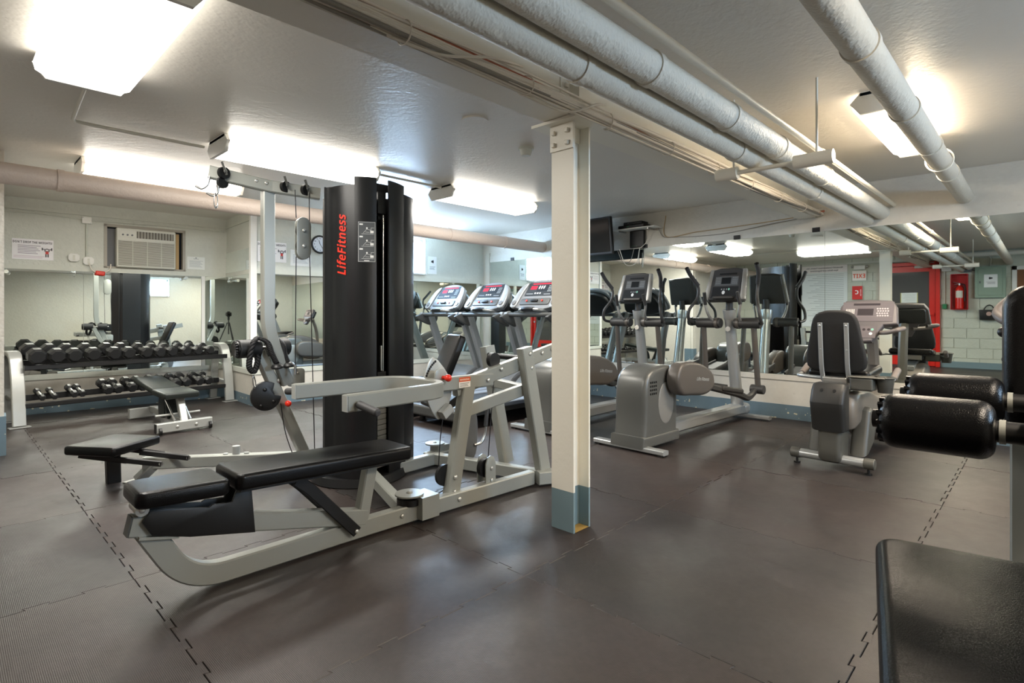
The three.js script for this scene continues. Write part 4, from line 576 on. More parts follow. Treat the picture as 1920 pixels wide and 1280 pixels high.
  P('pulley_carriage', [slab(rrect(0.105, 0.27, 0.05), 0.006, 0.001).rotateY(0.2).translate(1.63, 1.57, -3.44), slab(rrect(0.105, 0.27, 0.05), 0.006, 0.001).rotateY(0.2).translate(1.64, 1.57, -3.49)], F); P('pulley', [disc(0.046, 0.03, [1.635, 1.62, -3.465], [0.2, 0, 1]), disc(0.046, 0.03, [1.635, 1.52, -3.465], [0.2, 0, 1])], m.blackMetal); P('bolt', [bolt([1.63, 1.62, -3.436], [0.2, 0, 1], 0.014), bolt([1.63, 1.52, -3.436], [0.2, 0, 1], 0.014)], m.bolt);
  P('cable', [rod([1.585, 1.88, -3.47], [1.59, 1.70, -3.465], 0.003), rod([1.675, 1.87, -3.46], [1.68, 1.62, -3.465], 0.003), rod([1.59, 1.45, -3.465], [1.60, 0.75, -3.5], 0.003), rod([1.68, 1.5, -3.465], [1.72, 0.09, -3.47], 0.003), tube([[1.54, 0.50, -3.58], [1.58, 0.3, -3.6], [1.65, 0.09, -3.6]], 0.003, 16, 6)], m.wire); P('cable_end', rod([1.60, 0.75, -3.5], [1.60, 0.69, -3.5], 0.008), m.steel);
  P('base_rail', bar([1.90, 0.09, -3.60], [0.92, 0.115, -4.21], 0.06, 0.075), F); P('rail_foot', bar([0.97, 0.10, -4.18], [0.885, 0.01, -4.21], 0.06, 0.055, [1, 0, 0]), F); P('foot_plate', box(0.11, 0.008, 0.10, 0.88, 0.006, -4.215, [0, 0.5, 0]), F);
  P('attachment_socket', [rod([1.385, 0.14, -3.92], [1.385, 0.195, -3.92], 0.024), ...[[1.33, -3.955], [1.44, -3.885]].map(([x, z]) => disc(0.016, 0.012, [x, 0.143, z], [0, 1, 0]))], m.frameLight);
  P('seat_post', bar([0.775, 0.0, -4.315], [0.765, 0.25, -4.30], 0.075, 0.075, [1, 0, 0]), m.blackMetal);
  { const g = padShape(rrect(0.36, 0.34, 0.02), 0.055, 0.016); g.rotateX(-Math.PI / 2); P('seat_pad', place(g, [0.745, 0.275, -4.13], [0, 0.62, 0]), m.vinyl); }
  for (const s of [0, 1]) { P('link_bar', bar([0.585 + s * 0.10, 0.225, -4.22 + s * 0.21], [0.81 + s * 0.13, 0.165, -4.12 + s * 0.23], 0.014, 0.035), m.blackMetal); P('link_bar', bar([0.80 + s * 0.06, 0.225, -4.26 + s * 0.22], [1.02 + s * 0.08, 0.165, -4.15 + s * 0.22], 0.014, 0.035), m.blackMetal); }
  P('link_axle', [rod([0.81, 0.165, -4.12], [0.94, 0.165, -3.89], 0.014), rod([1.02, 0.165, -4.15], [1.10, 0.165, -3.93], 0.014)], m.steel);
}
{ // rope handle hung over the roller
  const t = thing('pull_rope', 'black braided triceps rope draped over the foam roller', 'rope', [1.45, 0.75, -3.62]);
  const rp = (pts) => { const g = tube(pts, 0.016, 40, 10); return g; };
  const twist = (pts, ph) => { const c = new THREE.CatmullRomCurve3(pts.map(p => V(...p))), o = []; for (let i = 0; i <= 60; i++) { const p = c.getPoint(i / 60), a = i * 0.75 + ph; o.push([p.x + 0.009 * Math.cos(a), p.y + 0.002, p.z + 0.009 * Math.sin(a)]); } return tube(o, 0.010, 160, 7); };
  const s1 = [[1.40, 0.93, -3.60], [1.45, 0.90, -3.575], [1.475, 0.83, -3.565], [1.505, 0.765, -3.565]], s2 = [[1.53, 0.925, -3.64], [1.56, 0.88, -3.60], [1.57, 0.82, -3.595], [1.59, 0.765, -3.59]], s3 = [[1.40, 0.93, -3.60], [1.36, 0.90, -3.56], [1.335, 0.80, -3.555], [1.335, 0.745, -3.555], [1.36, 0.715, -3.56], [1.385, 0.76, -3.57], [1.40, 0.82, -3.585]];
  for (const s of [s1, s2, s3]) objW('braid', [twist(s, 0), twist(s, 2.1), twist(s, 4.2)], m.rope, t);
  for (const [x, y, z] of [[1.51, 0.745, -3.563], [1.595, 0.748, -3.588]]) objW('rope_end', place(new THREE.LatheGeometry([[0, 0.02], [0.02, 0.02], [0.04, 0.0], [0.036, -0.012], [0, -0.014]].map(p => new THREE.Vector2(...p)), 24), [x, y, z], [0.1, 0, 0.15]), m.rubber, t);
  objW('snap_link', place(new THREE.TorusGeometry(0.016, 0.004, 8, 20), [1.365, 0.655, -3.56], [0, 0.5, 0.2], [0.7, 2.3, 1]), m.steel, t);
}
// ---------------------------------------------------------------- adjustable bench
{
  const t = thing('weight_bench', 'small grey adjustable weight bench in front of the dumbbell rack', 'bench', [1.56, 0, -6.2]);
  const P = (n, g, mt, par = t) => objW(n, g, mt, par), F = m.frameLight;
  const ft = P('front_foot', bar([1.33, 0.06, -5.69], [1.80, 0.06, -5.74], 0.06, 0.085), F); P('bolt', [bolt([1.50, 0.06, -5.675], [0, 0, 1], 0.014), bolt([1.66, 0.06, -5.69], [0, 0, 1], 0.014)], m.bolt, ft); P('end_cap', [box(0.005, 0.08, 0.055, 1.327, 0.06, -5.69), box(0.005, 0.08, 0.055, 1.803, 0.06, -5.742)], m.black, ft);
  for (const [x, z] of [[1.36, -5.655], [1.78, -5.70]]) P('wheel', [disc(0.032, 0.02, [x, 0.035, z], [1, 0, 0])], m.black);
  P('rear_foot', bar([1.34, 0.06, -6.74], [1.74, 0.06, -6.78], 0.06, 0.10), F); P('spine', bar([1.57, 0.09, -5.75], [1.55, 0.09, -6.75], 0.06, 0.06), F);
  P('post', bar([1.575, 0.08, -5.76], [1.57, 0.31, -5.88], 0.06, 0.065, [0, 0, 1]), F); P('brace', bar([1.56, 0.09, -6.05], [1.52, 0.30, -5.98], 0.10, 0.03, [0, 0, 1]), m.vinylGrey);
  P('brace_rod', [rod([1.50, 0.10, -5.75], [1.46, 0.30, -5.93], 0.009), rod([1.63, 0.10, -5.76], [1.59, 0.30, -5.92], 0.009)], m.chrome); P('foot_bar', rod([1.36, 0.15, -5.83], [1.74, 0.15, -5.87], 0.011), F);
  const pd = (w, d, th) => { const g = slab(rrect(w, d, 0.02), th, 0.016, 0, 4); g.rotateX(-Math.PI / 2); return g; };
  P('seat_pad', place(pd(0.30, 0.36, 0.055), [1.55, 0.335, -5.93], [0.04, 0.06, 0]), m.vinylGrey); P('back_pad', place(pd(0.26, 0.58, 0.055), [1.515, 0.375, -6.43], [0.12, 0.06, 0]), m.vinylGrey); P('back_support', bar([1.54, 0.29, -6.0], [1.51, 0.37, -6.65], 0.05, 0.05), F);
  P('arc_plate', slab(smooth([[-0.1, 0.06], [0.08, 0.06], [0.10, 0.17], [0.02, 0.28], [-0.06, 0.28], [-0.12, 0.17]], 4), 0.012, 0.002).rotateY(Math.PI / 2).translate(1.52, 0.02, -6.28), m.vinylGrey);
}
// ---------------------------------------------------------------- dumbbell rack and dumbbells
{
  const ang = Math.atan2(0.27, 1.977), RK = [0.518, 0, -7.02], t = thing('dumbbell_rack', 'grey two-tier dumbbell rack with black shelf rails', 'rack', RK, ang); // local x along the rack, local +z to the room
  const endFrame = (x) => { const f = obj('end_frame', [sweep(fillet([[x, 0.02, 0.02], [x, 0.42, -0.03], [x, 0.695, -0.12], [x, 0.70, -0.30]], 0.14, 6), 0.10, 0.045, [1, 0, 0]), bar([x, 0.68, -0.33], [x, 0.02, -0.40], 0.08, 0.045, [0, 0, 1]), bar([x, 0.24, -0.02], [x, 0.27, -0.38], 0.05, 0.04)], m.frameLight, t); obj('foot_plate', [box(0.16, 0.008, 0.08, x, 0.008, 0.03), box(0.16, 0.008, 0.08, x, 0.008, -0.41)], m.frameLight, f); };
  endFrame(0.0); endFrame(1.99);
  obj('shelf_rail', sweep([[0.04, 0.565, 0.0], [1.96, 0.565, 0.0]], 0.05, 0.04, [0, 1, 0]), m.blackMetal, t); obj('shelf_rail', sweep([[0.04, 0.60, -0.22], [1.96, 0.60, -0.22]], 0.05, 0.04, [0, 1, 0]), m.blackMetal, t);
  obj('shelf_rail', sweep([[0.04, 0.20, 0.0], [1.96, 0.20, 0.0]], 0.045, 0.035, [0, 1, 0]), m.blackMetal, t); obj('shelf_rail', sweep([[0.04, 0.255, -0.20], [1.96, 0.255, -0.20]], 0.06, 0.025, [0, 1, 0]), m.blackMetal, t);
  const ord = ['first', 'second', 'third', 'fourth', 'fifth', 'sixth', 'seventh', 'eighth', 'ninth', 'tenth', 'eleventh', 'twelfth', 'thirteenth', 'fourteenth'];
  const head = (R, L, z) => { // octagonal rubber head with chamfers, axis z
    const pr = [[0, -L / 2], [R * 0.74, -L / 2], [R, -L / 2 + R * 0.28], [R, L / 2 - R * 0.28], [R * 0.74, L / 2], [0, L / 2]].map(p => new THREE.Vector2(...p)); const g = new THREE.LatheGeometry(pr, 8).toNonIndexed(); g.computeVertexNormals(); g.rotateX(Math.PI / 2); g.rotateZ(Math.PI / 8); return g.translate(0, 0, z); };
  function dumbbell(x, y, R, L, gap, label, grp, tilt, zc) {
    const d = thing('dumbbell', label, 'dumbbell', [0, 0, 0], 0, grp), lp = V(x, y, zc).applyAxisAngle(V(0, 1, 0), ang).add(V(...RK)); d.position.copy(lp); d.rotation.set(0, ang, 0); d.rotateX(tilt);
    obj('head', head(R, L, gap / 2 + L / 2), m.rubber, d); obj('head', head(R, L, -gap / 2 - L / 2), m.rubber, d); obj('handle', rod([0, 0, -gap / 2], [0, 0, gap / 2], 0.015 + R * 0.05), R > 0.075 ? m.endcap : m.steel, d);
  }
  const top = [0.13, 0.285, 0.425, 0.585, 0.77, 0.905, 1.075, 1.21, 1.34, 1.49, 1.62, 1.76], rt = [0.087, 0.082, 0.080, 0.079, 0.077, 0.074, 0.070, 0.065, 0.063, 0.062, 0.059, 0.058];
  top.forEach((x, i) => dumbbell(x, 0.612 + rt[i] * 0.98, rt[i] * 0.9, 0.075 + 0.05 * (1 - i / 12), 0.125, 'black hex dumbbell, ' + ord[i] + ' from the heavy end of the upper rack shelf', 'dumbbells on the upper rack shelf', 0.16, -0.11));
  const low = [0.178, 0.274, 0.433, 0.499, 0.721, 0.813, 0.942, 1.045, 1.172, 1.281, 1.388, 1.498, 1.64, 1.745], rl = [0.030, 0.030, 0.037, 0.037, 0.053, 0.053, 0.055, 0.055, 0.055, 0.055, 0.056, 0.056, 0.056, 0.056];
  low.forEach((x, i) => dumbbell(x, 0.262 + rl[i] * 0.95, rl[i] * 0.92, 0.04 + rl[i] * 0.8, 0.11, (i < 4 ? 'small black dumbbell, ' : 'black hex dumbbell, ') + ord[i] + ' from the light end of the lower rack shelf', 'dumbbells on the lower rack shelf', 0.26, -0.10));
}

// ---------------------------------------------------------------- treadmills (user faces +x)
function consoleFace(pts, th, tilt, p) { // outline in (z, up) seen by the user, leaned back by tilt
  const g = slab(pts, th, 0.012, 0, 3); g.rotateY(-Math.PI / 2); g.rotateZ(-tilt); return g.translate(...p); }
function facePrint(name, w, h, tex, parent, p, tilt, emis) { const mm = M(0xffffff, 0.75, 0, { map: tex, physical: true, specularIntensity: 0.3 }); if (emis) { mm.emissive = new THREE.Color(0xffffff); mm.emissiveMap = emis; mm.emissiveIntensity = 0.9; } const g = new THREE.BoxGeometry(w, h, 0.003); const o = new THREE.Mesh(g, [m.tmDark, m.tmDark, m.tmDark, m.tmDark, mm, m.tmDark]); o.geometry.rotateY(-Math.PI / 2); o.geometry.rotateZ(-tilt); o.name = name; o.position.set(...p); o.castShadow = o.receiveShadow = true; parent.add(o); return o; }
const ledDraw = (lit) => (x, w, h) => { x.fillStyle = lit ? '#000' : '#2f3337'; x.fillRect(0, 0, w, h); const R = '#ff2440'; x.fillStyle = lit ? R : '#5a1520'; x.fillRect(70, 14, w - 150, 22); x.fillRect(60, 60, 120, 60); if (!lit) { x.fillStyle = '#20242a'; x.fillRect(190, 46, w - 230, 110); x.fillStyle = '#e6e8ea'; for (let i = 0; i < 3; i++) { x.beginPath(); x.ellipse(226 + i * 44, 86, 12, 30, 0.1, 0, 7); x.fill(); x.beginPath(); x.ellipse(190 + i * 46, 186, 15, 12, 0, 0, 7); x.fill(); } x.fillStyle = '#8a8f94'; for (let i = 0; i < 4; i++) for (let j = 0; j < 3; j++) x.fillRect(400 + j * 26, 60 + i * 28, 18, 16); x.fillRect(20, 190, 130, 10); x.fillRect(360, 200, 120, 10); } };
const ledMap = canvasTex(512, 230, ledDraw(false)), ledGlow = canvasTex(512, 230, ledDraw(true));
function makeTreadmill(label, p) {
  const t = thing('treadmill', label, 'treadmill', p, 0, 'treadmills facing the mirrors'), P = (n, g, mt, par = t) => obj(n, g, mt, par);
  P('deck', [bx(-1.38, 0.30, 0.09, 0.17, -0.30, 0.30)], m.tmDark); P('running_belt', [rbox(1.62, 0.02, 0.50, 0.008, -0.55, 0.18, 0)], m.tmBelt);
  for (const s of [-1, 1]) P('side_rail', [rbox(1.75, 0.05, 0.13, 0.015, -0.52, 0.18, s * 0.33)], m.tmDeck); P('rear_roller_cover', [rbox(0.10, 0.11, 0.76, 0.03, -1.40, 0.13, 0)], m.tmDark);
  for (const [x, z] of [[-1.3, 0.32], [-1.3, -0.32], [0.4, 0.32], [0.4, -0.32]]) P('foot', disc(0.03, 0.10, [x, 0.05, z], [0, 1, 0]), m.black);
  P('motor_cover', slab(smooth([[0.10, 0.06], [0.60, 0.06], [0.68, 0.14], [0.64, 0.27], [0.48, 0.36], [0.30, 0.36], [0.12, 0.24]], 5), 0.76, 0.03), m.tmGrey);
  for (const s of [-1, 1]) { P('upright', sweep(fillet([[0.46, 0.20, s * 0.355], [0.16, 0.95, s * 0.35], [0.10, 1.10, s * 0.35]], 0.1, 4), 0.07, 0.115, [0, 0, 1], 0.02), m.tmSilver); P('upright_shoe', rbox(0.22, 0.16, 0.11, 0.03, 0.45, 0.22, s * 0.355), m.tmDark); }
  P('front_bar', rod([0.0, 1.075, -0.37], [0.0, 1.075, 0.37], 0.027), m.tmDark); P('bar_clamp', [disc(0.034, 0.05, [0, 1.075, -0.38]), disc(0.034, 0.05, [0, 1.075, 0.38])], m.tmSilver);
  for (const s of [-1, 1]) P('side_arm', slab(smooth([[-0.14, 1.05], [0.05, 1.10], [0.20, 1.10], [0.24, 1.02], [0.16, 0.93], [0.06, 0.94]], 4), 0.05, 0.015, s * 0.355), m.tmDark);
  const tilt = 0.62, cx = 0.17, cy = 1.30, up = V(Math.sin(tilt), Math.cos(tilt), 0), nf = V(-Math.cos(tilt), Math.sin(tilt), 0), at = (v, o) => [cx + up.x * v + nf.x * o, cy + up.y * v + nf.y * o, 0];
  const out = [[-0.34, -0.18], [0.34, -0.18], [0.325, 0.02], [0.255, 0.15], [0.12, 0.205], [0, 0.215], [-0.12, 0.205], [-0.255, 0.15], [-0.325, 0.02]];
  const con = P('console', consoleFace(smooth(out.map(([a, b]) => [a * 0.95, b]), 3), 0.07, tilt, [cx, cy, 0]), m.tmGrey); P('console_back', consoleFace(smooth(out.map(([a, b]) => [a * 0.86, b * 0.86]), 3), 0.09, tilt, [cx - nf.x * 0.07, cy - nf.y * 0.07, 0]), m.black, con);
  for (const s of [-1, 1]) { const w = consoleFace(smooth([[0.0, -0.20], [0.075, -0.19], [0.07, 0.0], [0.02, 0.12], [-0.06, 0.16], [-0.03, 0.02]].map(([a, b]) => [s > 0 ? a : -a, b]), 4), 0.04, tilt, [0, 0, 0]); w.translate(...V(...at(0.0, 0.035)).toArray()); w.translate(0, 0, s * 0.275); P('console_wing', w, m.tmSilver, con); const sp = disc(0.032, 0.012, [0, 0, 0], [nf.x, nf.y, 0]); sp.translate(...at(-0.14, 0.058)).translate(0, 0, s * 0.305); P('speaker', sp, m.elPod, con); }
  facePrint('display', 0.42, 0.20, ledMap, con, V(...at(0.07, 0.0375)).toArray(), tilt, ledGlow);
  P('tray', [consoleFace(rrect(0.46, 0.10, 0.03), 0.03, tilt, at(-0.115, 0.03))], m.tmDark, con); P('stop_key', consoleFace(rrect(0.11, 0.03, 0.012), 0.016, tilt, at(-0.11, 0.05)), m.black, con); for (const s of [-1, 1]) P('round_key', disc(0.012, 0.012, [...at(-0.11, 0.05).slice(0, 2), s * 0.12], [nf.x, nf.y, 0]), m.red, con);
  P('pulse_handle', [tube([[0.08, 1.12, -0.19], [-0.02, 1.13, -0.15], [-0.05, 1.14, -0.07], [-0.05, 1.14, 0.07], [-0.02, 1.13, 0.15], [0.08, 1.12, 0.19]], 0.019, 40, 10)], m.steel); P('pulse_grip', tube([[-0.045, 1.14, -0.09], [-0.055, 1.145, 0], [-0.045, 1.14, 0.09]], 0.024, 20, 10), m.black);
  return t;
}
const tm = makeTreadmill('grey treadmill with red-lit console closest to the clock wall', [4.75, 0, -5.97]);
copy(tm, [4.75, 0, -5.13], 0, 'grey treadmill with red-lit console, middle of the three by the mirrors');
copy(tm, [4.75, 0, -4.29], 0, 'grey treadmill with red-lit console next to the ellipticals');
copy(tm, [4.75, 0, 0.75], 0, 'grey treadmill on the window side of the recumbent bike');
copy(tm, [4.75, 0, 1.70], 0, 'grey treadmill in the corner by the back window');

// ---------------------------------------------------------------- elliptical trainers (user faces +x)
const elFace = canvasTex(400, 300, (x, w, h) => { x.fillStyle = '#3b3b3c'; x.fillRect(0, 0, w, h); x.fillStyle = '#1e1f21'; x.fillRect(90, 30, 240, 20); x.fillStyle = '#55585b'; x.fillRect(40, 66, 320, 100); x.fillStyle = '#14171a'; x.fillRect(130, 78, 130, 70); x.fillStyle = '#7c8084'; for (let i = 0; i < 4; i++) for (let j = 0; j < 4; j++) { x.fillRect(52 + j * 18, 76 + i * 20, 11, 11); x.fillRect(280 + j * 18, 76 + i * 20, 11, 11); } x.fillStyle = '#222325'; x.fillRect(20, 178, 360, 110); x.fillStyle = '#cfd2d3'; x.beginPath(); x.ellipse(180, 240, 22, 20, 0, 0, 7); x.fill(); x.fillStyle = '#7fb5a2'; x.beginPath(); x.arc(250, 206, 13, 0, 7); x.fill(); x.fillStyle = '#85888b'; for (let i = 0; i < 3; i++) { x.beginPath(); x.arc(150 + i * 34, 206, 9, 0, 7); x.fill(); } });
function makeElliptical(label, p) {
  const t = thing('elliptical_trainer', label, 'elliptical', p, 0, 'ellipticals facing the mirrors'), P = (n, g, mt, par = t) => obj(n, g, mt, par);
  P('rear_stabilizer', [bar([0.0, 0.03, -0.33], [0.0, 0.03, 0.33], 0.075, 0.035)], m.elSilver); P('stabilizer_foot', [box(0.06, 0.02, 0.05, 0, 0.01, -0.30), box(0.06, 0.02, 0.05, 0, 0.01, 0.30)], m.black);
  P('front_stabilizer', [bar([2.02, 0.03, -0.30], [2.02, 0.03, 0.30], 0.075, 0.035)], m.elSilver);
  const prof = [[-0.03, 0.04], [0.0, 0.25], [0.01, 0.50], [0.05, 0.60], [0.16, 0.655], [0.40, 0.655], [0.47, 0.60], [0.49, 0.45], [0.49, 0.04]];
  const hs = P('drive_housing', slab([...new THREE.CatmullRomCurve3(prof.map(([a, b]) => V(a, b, 0)), false, 'centripetal').getPoints(40).map(v => [v.x, v.y])], 0.30, 0.045, 0, 5), m.elShell);
  P('skirt', slab([[-0.045, 0.03], [-0.035, 0.12], [0.50, 0.12], [0.505, 0.03]], 0.32, 0.02, 0, 3), m.elShell, hs);
  for (const s of [-1, 1]) { const ov = new THREE.SphereGeometry(1, 32, 16); ov.scale(0.115, 0.17, 0.012); P('oval_plate', ov.translate(0.30, 0.36, s * 0.15), m.elOval, hs); }
  P('vent_slot', [...Array(16)].map((_, i) => box(0.014, 0.016, 0.004, 0.075 + (i % 4) * 0.026, 0.54 - Math.floor(i / 4) * 0.030, 0.1505)), m.black, hs);
  P('frame_rail', [sweep([[0.46, 0.10, 0], [2.04, 0.10, 0]], 0.10, 0.13, [0, 1, 0], 0.015)], m.elSilver); P('rail_end', rbox(0.12, 0.11, 0.16, 0.04, 2.03, 0.10, 0), m.elSilver);
  P('mast', [rod([1.94, 0.13, 0], [1.76, 1.05, 0], 0.062, 0.050, 28)], m.elSilver); P('mast_cup', place(new THREE.LatheGeometry([[0.045, 0], [0.058, 0.03], [0.062, 0.12], [0.056, 0.12], [0.05, 0.03], [0, 0.02]].map(q => new THREE.Vector2(...q)), 28), [1.77, 1.01, 0], [0, 0, 0.19]), m.elSilver); P('badge', [disc(0.026, 0.01, [1.725, 0.93, 0], [-1, 0.1, 0])], m.chrome);
  for (const s of [-1, 1]) {
    P('pivot_hub', [roller([1.72, 0.99, s * 0.07], [1.72, 0.99, s * 0.33], 0.050, 0.15)], m.elDark); P('hub_ring', disc(0.056, 0.03, [1.72, 0.99, s * 0.11]), m.elPod);
    P('swing_arm', [rod([1.72, 0.97, s * 0.26], [1.80, 0.36, s * 0.27], 0.027, 0.027, 16)], m.elPod); P('lower_joint', [roller([1.80, 0.34, s * 0.20], [1.80, 0.34, s * 0.33], 0.045, 0.2)], m.elDark);
    const ph = s > 0 ? 0.0 : -0.10, px = s > 0 ? 0.0 : 0.06;
    const pod = P('crank_pod', slab(smooth([[0.26 + px, 0.56 + ph], [0.32 + px, 0.67 + ph], [0.48 + px, 0.69 + ph], [0.70 + px, 0.65 + ph], [0.86 + px, 0.56 + ph], [0.88 + px, 0.46 + ph], [0.76 + px, 0.40 + ph], [0.50 + px, 0.41 + ph], [0.32 + px, 0.44 + ph]], 4), 0.12, 0.03, s * 0.225, 4), m.elPod);
    if (s > 0) { const g = text('Life Fitness', 0.028, 0.002, 0.3); g.rotateZ(-0.10); P('lettering', g.translate(0.66, 0.535, 0.285), m.elSilver, pod); }
    P('pedal_arm', [sweep(fillet([[0.80 + px, 0.46 + ph, s * 0.24], [1.45, 0.32, s * 0.25], [1.62, 0.26, s * 0.25], [1.80, 0.34, s * 0.25]], 0.1, 5), 0.05, 0.06, [0, 0, 1], 0.014)], m.elDark); P('pedal', [rbox(0.42, 0.05, 0.17, 0.02, 1.25, 0.385, s * 0.20, [0, 0, -0.16]), rbox(0.42, 0.07, 0.02, 0.008, 1.25, 0.40, s * 0.115, [0, 0, -0.16])], m.elDark);
    P('moving_handle', [tube([[1.72, 0.99, s * 0.34], [1.62, 1.02, s * 0.37], [1.60, 1.12, s * 0.36], [1.68, 1.25, s * 0.31], [1.70, 1.36, s * 0.31], [1.62, 1.48, s * 0.35], [1.55, 1.56, s * 0.36]], 0.016, 50, 10)], m.elDark); P('handle_grip', [tube([[1.70, 1.38, s * 0.31], [1.62, 1.48, s * 0.35], [1.55, 1.56, s * 0.36]], 0.021, 24, 10)], m.rubberGrip);
    P('fixed_handle', [tube([[1.70, 1.0, s * 0.14], [1.62, 1.08, s * 0.16], [1.60, 1.18, s * 0.18], [1.56, 1.30, s * 0.17]], 0.014, 24, 10)], m.elOval); P('fixed_grip', tube([[1.60, 1.18, s * 0.18], [1.56, 1.30, s * 0.17]], 0.018, 10, 10), m.elDark);
  }
  const tilt = 0.35, cx = 1.72, cy = 1.37, up = V(Math.sin(tilt), Math.cos(tilt), 0), nf = V(-Math.cos(tilt), Math.sin(tilt), 0), at = (v, o) => [cx + up.x * v + nf.x * o, cy + up.y * v + nf.y * o, 0];
  const con = P('console', consoleFace([[-0.19, -0.17], [0.19, -0.17], [0.165, 0.16], [0.08, 0.18], [-0.08, 0.18], [-0.165, 0.16]], 0.075, tilt, [cx, cy, 0]), m.elDark);
  for (const s of [-1, 1]) P('console_wing', consoleFace([[s * 0.165, -0.175], [s * 0.215, -0.165], [s * 0.185, 0.165], [s * 0.145, 0.165]].sort((a, b) => 0), 0.05, tilt, [cx + nf.x * 0.02, cy + nf.y * 0.02, 0]), m.elOval, con);
  facePrint('display', 0.30, 0.30, elFace, con, V(...at(-0.0, 0.0395)).toArray(), tilt); P('console_neck', rod([1.75, 1.05, 0], [1.76, 1.25, 0], 0.035), m.elDark); P('book_rest', consoleFace(rrect(0.22, 0.03, 0.01), 0.04, tilt, at(-0.15, 0.05)), m.elDark, con);
  return t;
}
const el = makeElliptical('grey elliptical trainer beside the recumbent bike', [3.82, 0, -2.39]);
el.rotation.y = -0.045;
copy(el, [3.80, 0, -3.32], 0.02, 'grey elliptical trainer partly hidden by the white column');

// ---------------------------------------------------------------- recumbent bike (rider faces +x)
{
  const t = thing('recumbent_bike', 'grey recumbent exercise bike with black mesh seat back', 'exercise bike', [4.34, 0, -1.08], -0.04), P = (n, g, mt, par = t) => obj(n, g, mt, par);
  P('rear_stabilizer', rod([0, 0.075, -0.24], [0, 0.075, 0.24], 0.032), m.elSilver); for (const s of [-1, 1]) { P('stabilizer_cap', roller([0, 0.075, s * 0.20], [0, 0.075, s * 0.265], 0.037, 0.2), m.bikeShell); P('leveling_foot', [disc(0.022, 0.012, [0, 0.006, s * 0.225], [0, 1, 0]), rod([0, 0.0, s * 0.225], [0, 0.05, s * 0.225], 0.008)], m.black); }
  P('front_stabilizer', rod([1.15, 0.07, -0.25], [1.15, 0.07, 0.25], 0.032), m.elSilver);
  P('rear_column', slab(smooth([[-0.045, 0.06], [0.12, 0.06], [0.17, 0.30], [0.24, 0.40], [0.10, 0.44], [-0.03, 0.40], [-0.06, 0.22]], 4), 0.15, 0.035, -0.0, 4), m.bikeShell); P('rear_shield', [slab([[-0.075, 0.27], [-0.105, 0.40], [-0.12, 0.47], [-0.085, 0.56], [-0.045, 0.60], [0.03, 0.60], [0.03, 0.27]], 0.22, 0.03, 0, 3)], m.bikeDark); P('shield_hole', [disc(0.010, 0.01, [-0.085, 0.555, -0.035], [1, -0.45, 0]), disc(0.010, 0.01, [-0.085, 0.555, 0.045], [1, -0.45, 0])], m.black);
  P('main_body', slab(smooth([[0.05, 0.28], [0.05, 0.50], [0.35, 0.53], [0.80, 0.44], [1.20, 0.42], [1.28, 0.30], [1.22, 0.12], [0.9, 0.07], [0.55, 0.20], [0.25, 0.30]], 4), 0.24, 0.05, 0.02, 4), m.bikeBeige);
  for (const s of [-1, 1]) P('side_cowl', slab([[0.10, 0.09], [0.17, 0.09], [0.33, 0.17], [0.36, 0.30], [0.33, 0.38], [0.26, 0.42], [0.20, 0.40]], 0.11, 0.03, s * 0.135, 3), m.bikeShell);
  for (const s of [-1, 1]) { P('crank', bar([0.98, 0.32, s * 0.12], [0.98 + s * 0.15, 0.32 + 0.08 * s, s * 0.12], 0.02, 0.03), m.steel); P('pedal', rbox(0.10, 0.03, 0.10, 0.01, 0.98 + s * 0.15, 0.32 + 0.08 * s, s * 0.19), m.bikeDark); }
  P('seat_track', bar([0.05, 0.56, 0], [0.62, 0.50, 0], 0.09, 0.04), m.elSilver); P('seat_carriage', [rbox(0.20, 0.07, 0.16, 0.01, 0.16, 0.60, 0)], m.steel); P('seat_cushion', [rbox(0.36, 0.07, 0.40, 0.03, 0.32, 0.66, 0, [0, 0, 0.08])], m.vinyl);
  const bp = smooth([[-0.185, -0.19], [-0.10, -0.225], [0.10, -0.225], [0.185, -0.19], [0.165, 0.02], [0.12, 0.185], [0, 0.215], [-0.12, 0.185], [-0.165, 0.02]], 4); { const g = slab(bp, 0.05, 0.015, 0, 3); g.rotateY(-Math.PI / 2); g.rotateZ(0.10); P('backrest', g.translate(0.09, 0.895, 0), M(0x141415, 0.75, 0, { bumpMap: T.grain, bumpScale: 0.0008, metres: true })); }
  for (const s of [-1, 1]) { P('backrest_rail', [sweep(fillet([[0.03, 1.02, s * 0.083], [0.065, 0.70, s * 0.083], [0.11, 0.60, s * 0.083]], 0.05, 4), 0.03, 0.012, [0, 0, 1], 0.003), bolt([0.022, 1.0, s * 0.083], [-1, 0, 0], 0.008), bolt([0.048, 0.83, s * 0.083], [-1, 0, 0], 0.008)], m.elSilver); }
  P('side_handle', [tube([[0.42, 0.66, -0.30], [0.30, 0.62, -0.30], [0.18, 0.62, -0.27], [0.12, 0.62, -0.1], [0.12, 0.62, 0.1], [0.18, 0.62, 0.27], [0.30, 0.62, 0.30], [0.42, 0.66, 0.30]], 0.014, 80, 10)], m.elSilver); for (const s of [-1, 1]) P('side_grip', roller([0.32, 0.625, s * 0.30], [0.46, 0.68, s * 0.30], 0.021, 0.3), m.handTan);
  P('tray', [rbox(0.16, 0.09, 0.14, 0.015, 0.12, 0.60, 0.17)], m.bikeShell); P('cup_holder', [place(new THREE.LatheGeometry([[0.0, -0.10], [0.042, -0.10], [0.055, 0.0], [0.064, 0.0], [0.064, 0.008], [0.048, 0.008], [0.038, -0.085], [0, -0.085]].map(q => new THREE.Vector2(...q)), 28), [0.14, 0.645, 0.29])], m.bikeShell); P('tray_rim', [sweep([[0.10, 0.648, 0.09], [0.12, 0.648, 0.30]], 0.01, 0.15, [0, 1, 0], 0.004)], m.bikeShell);
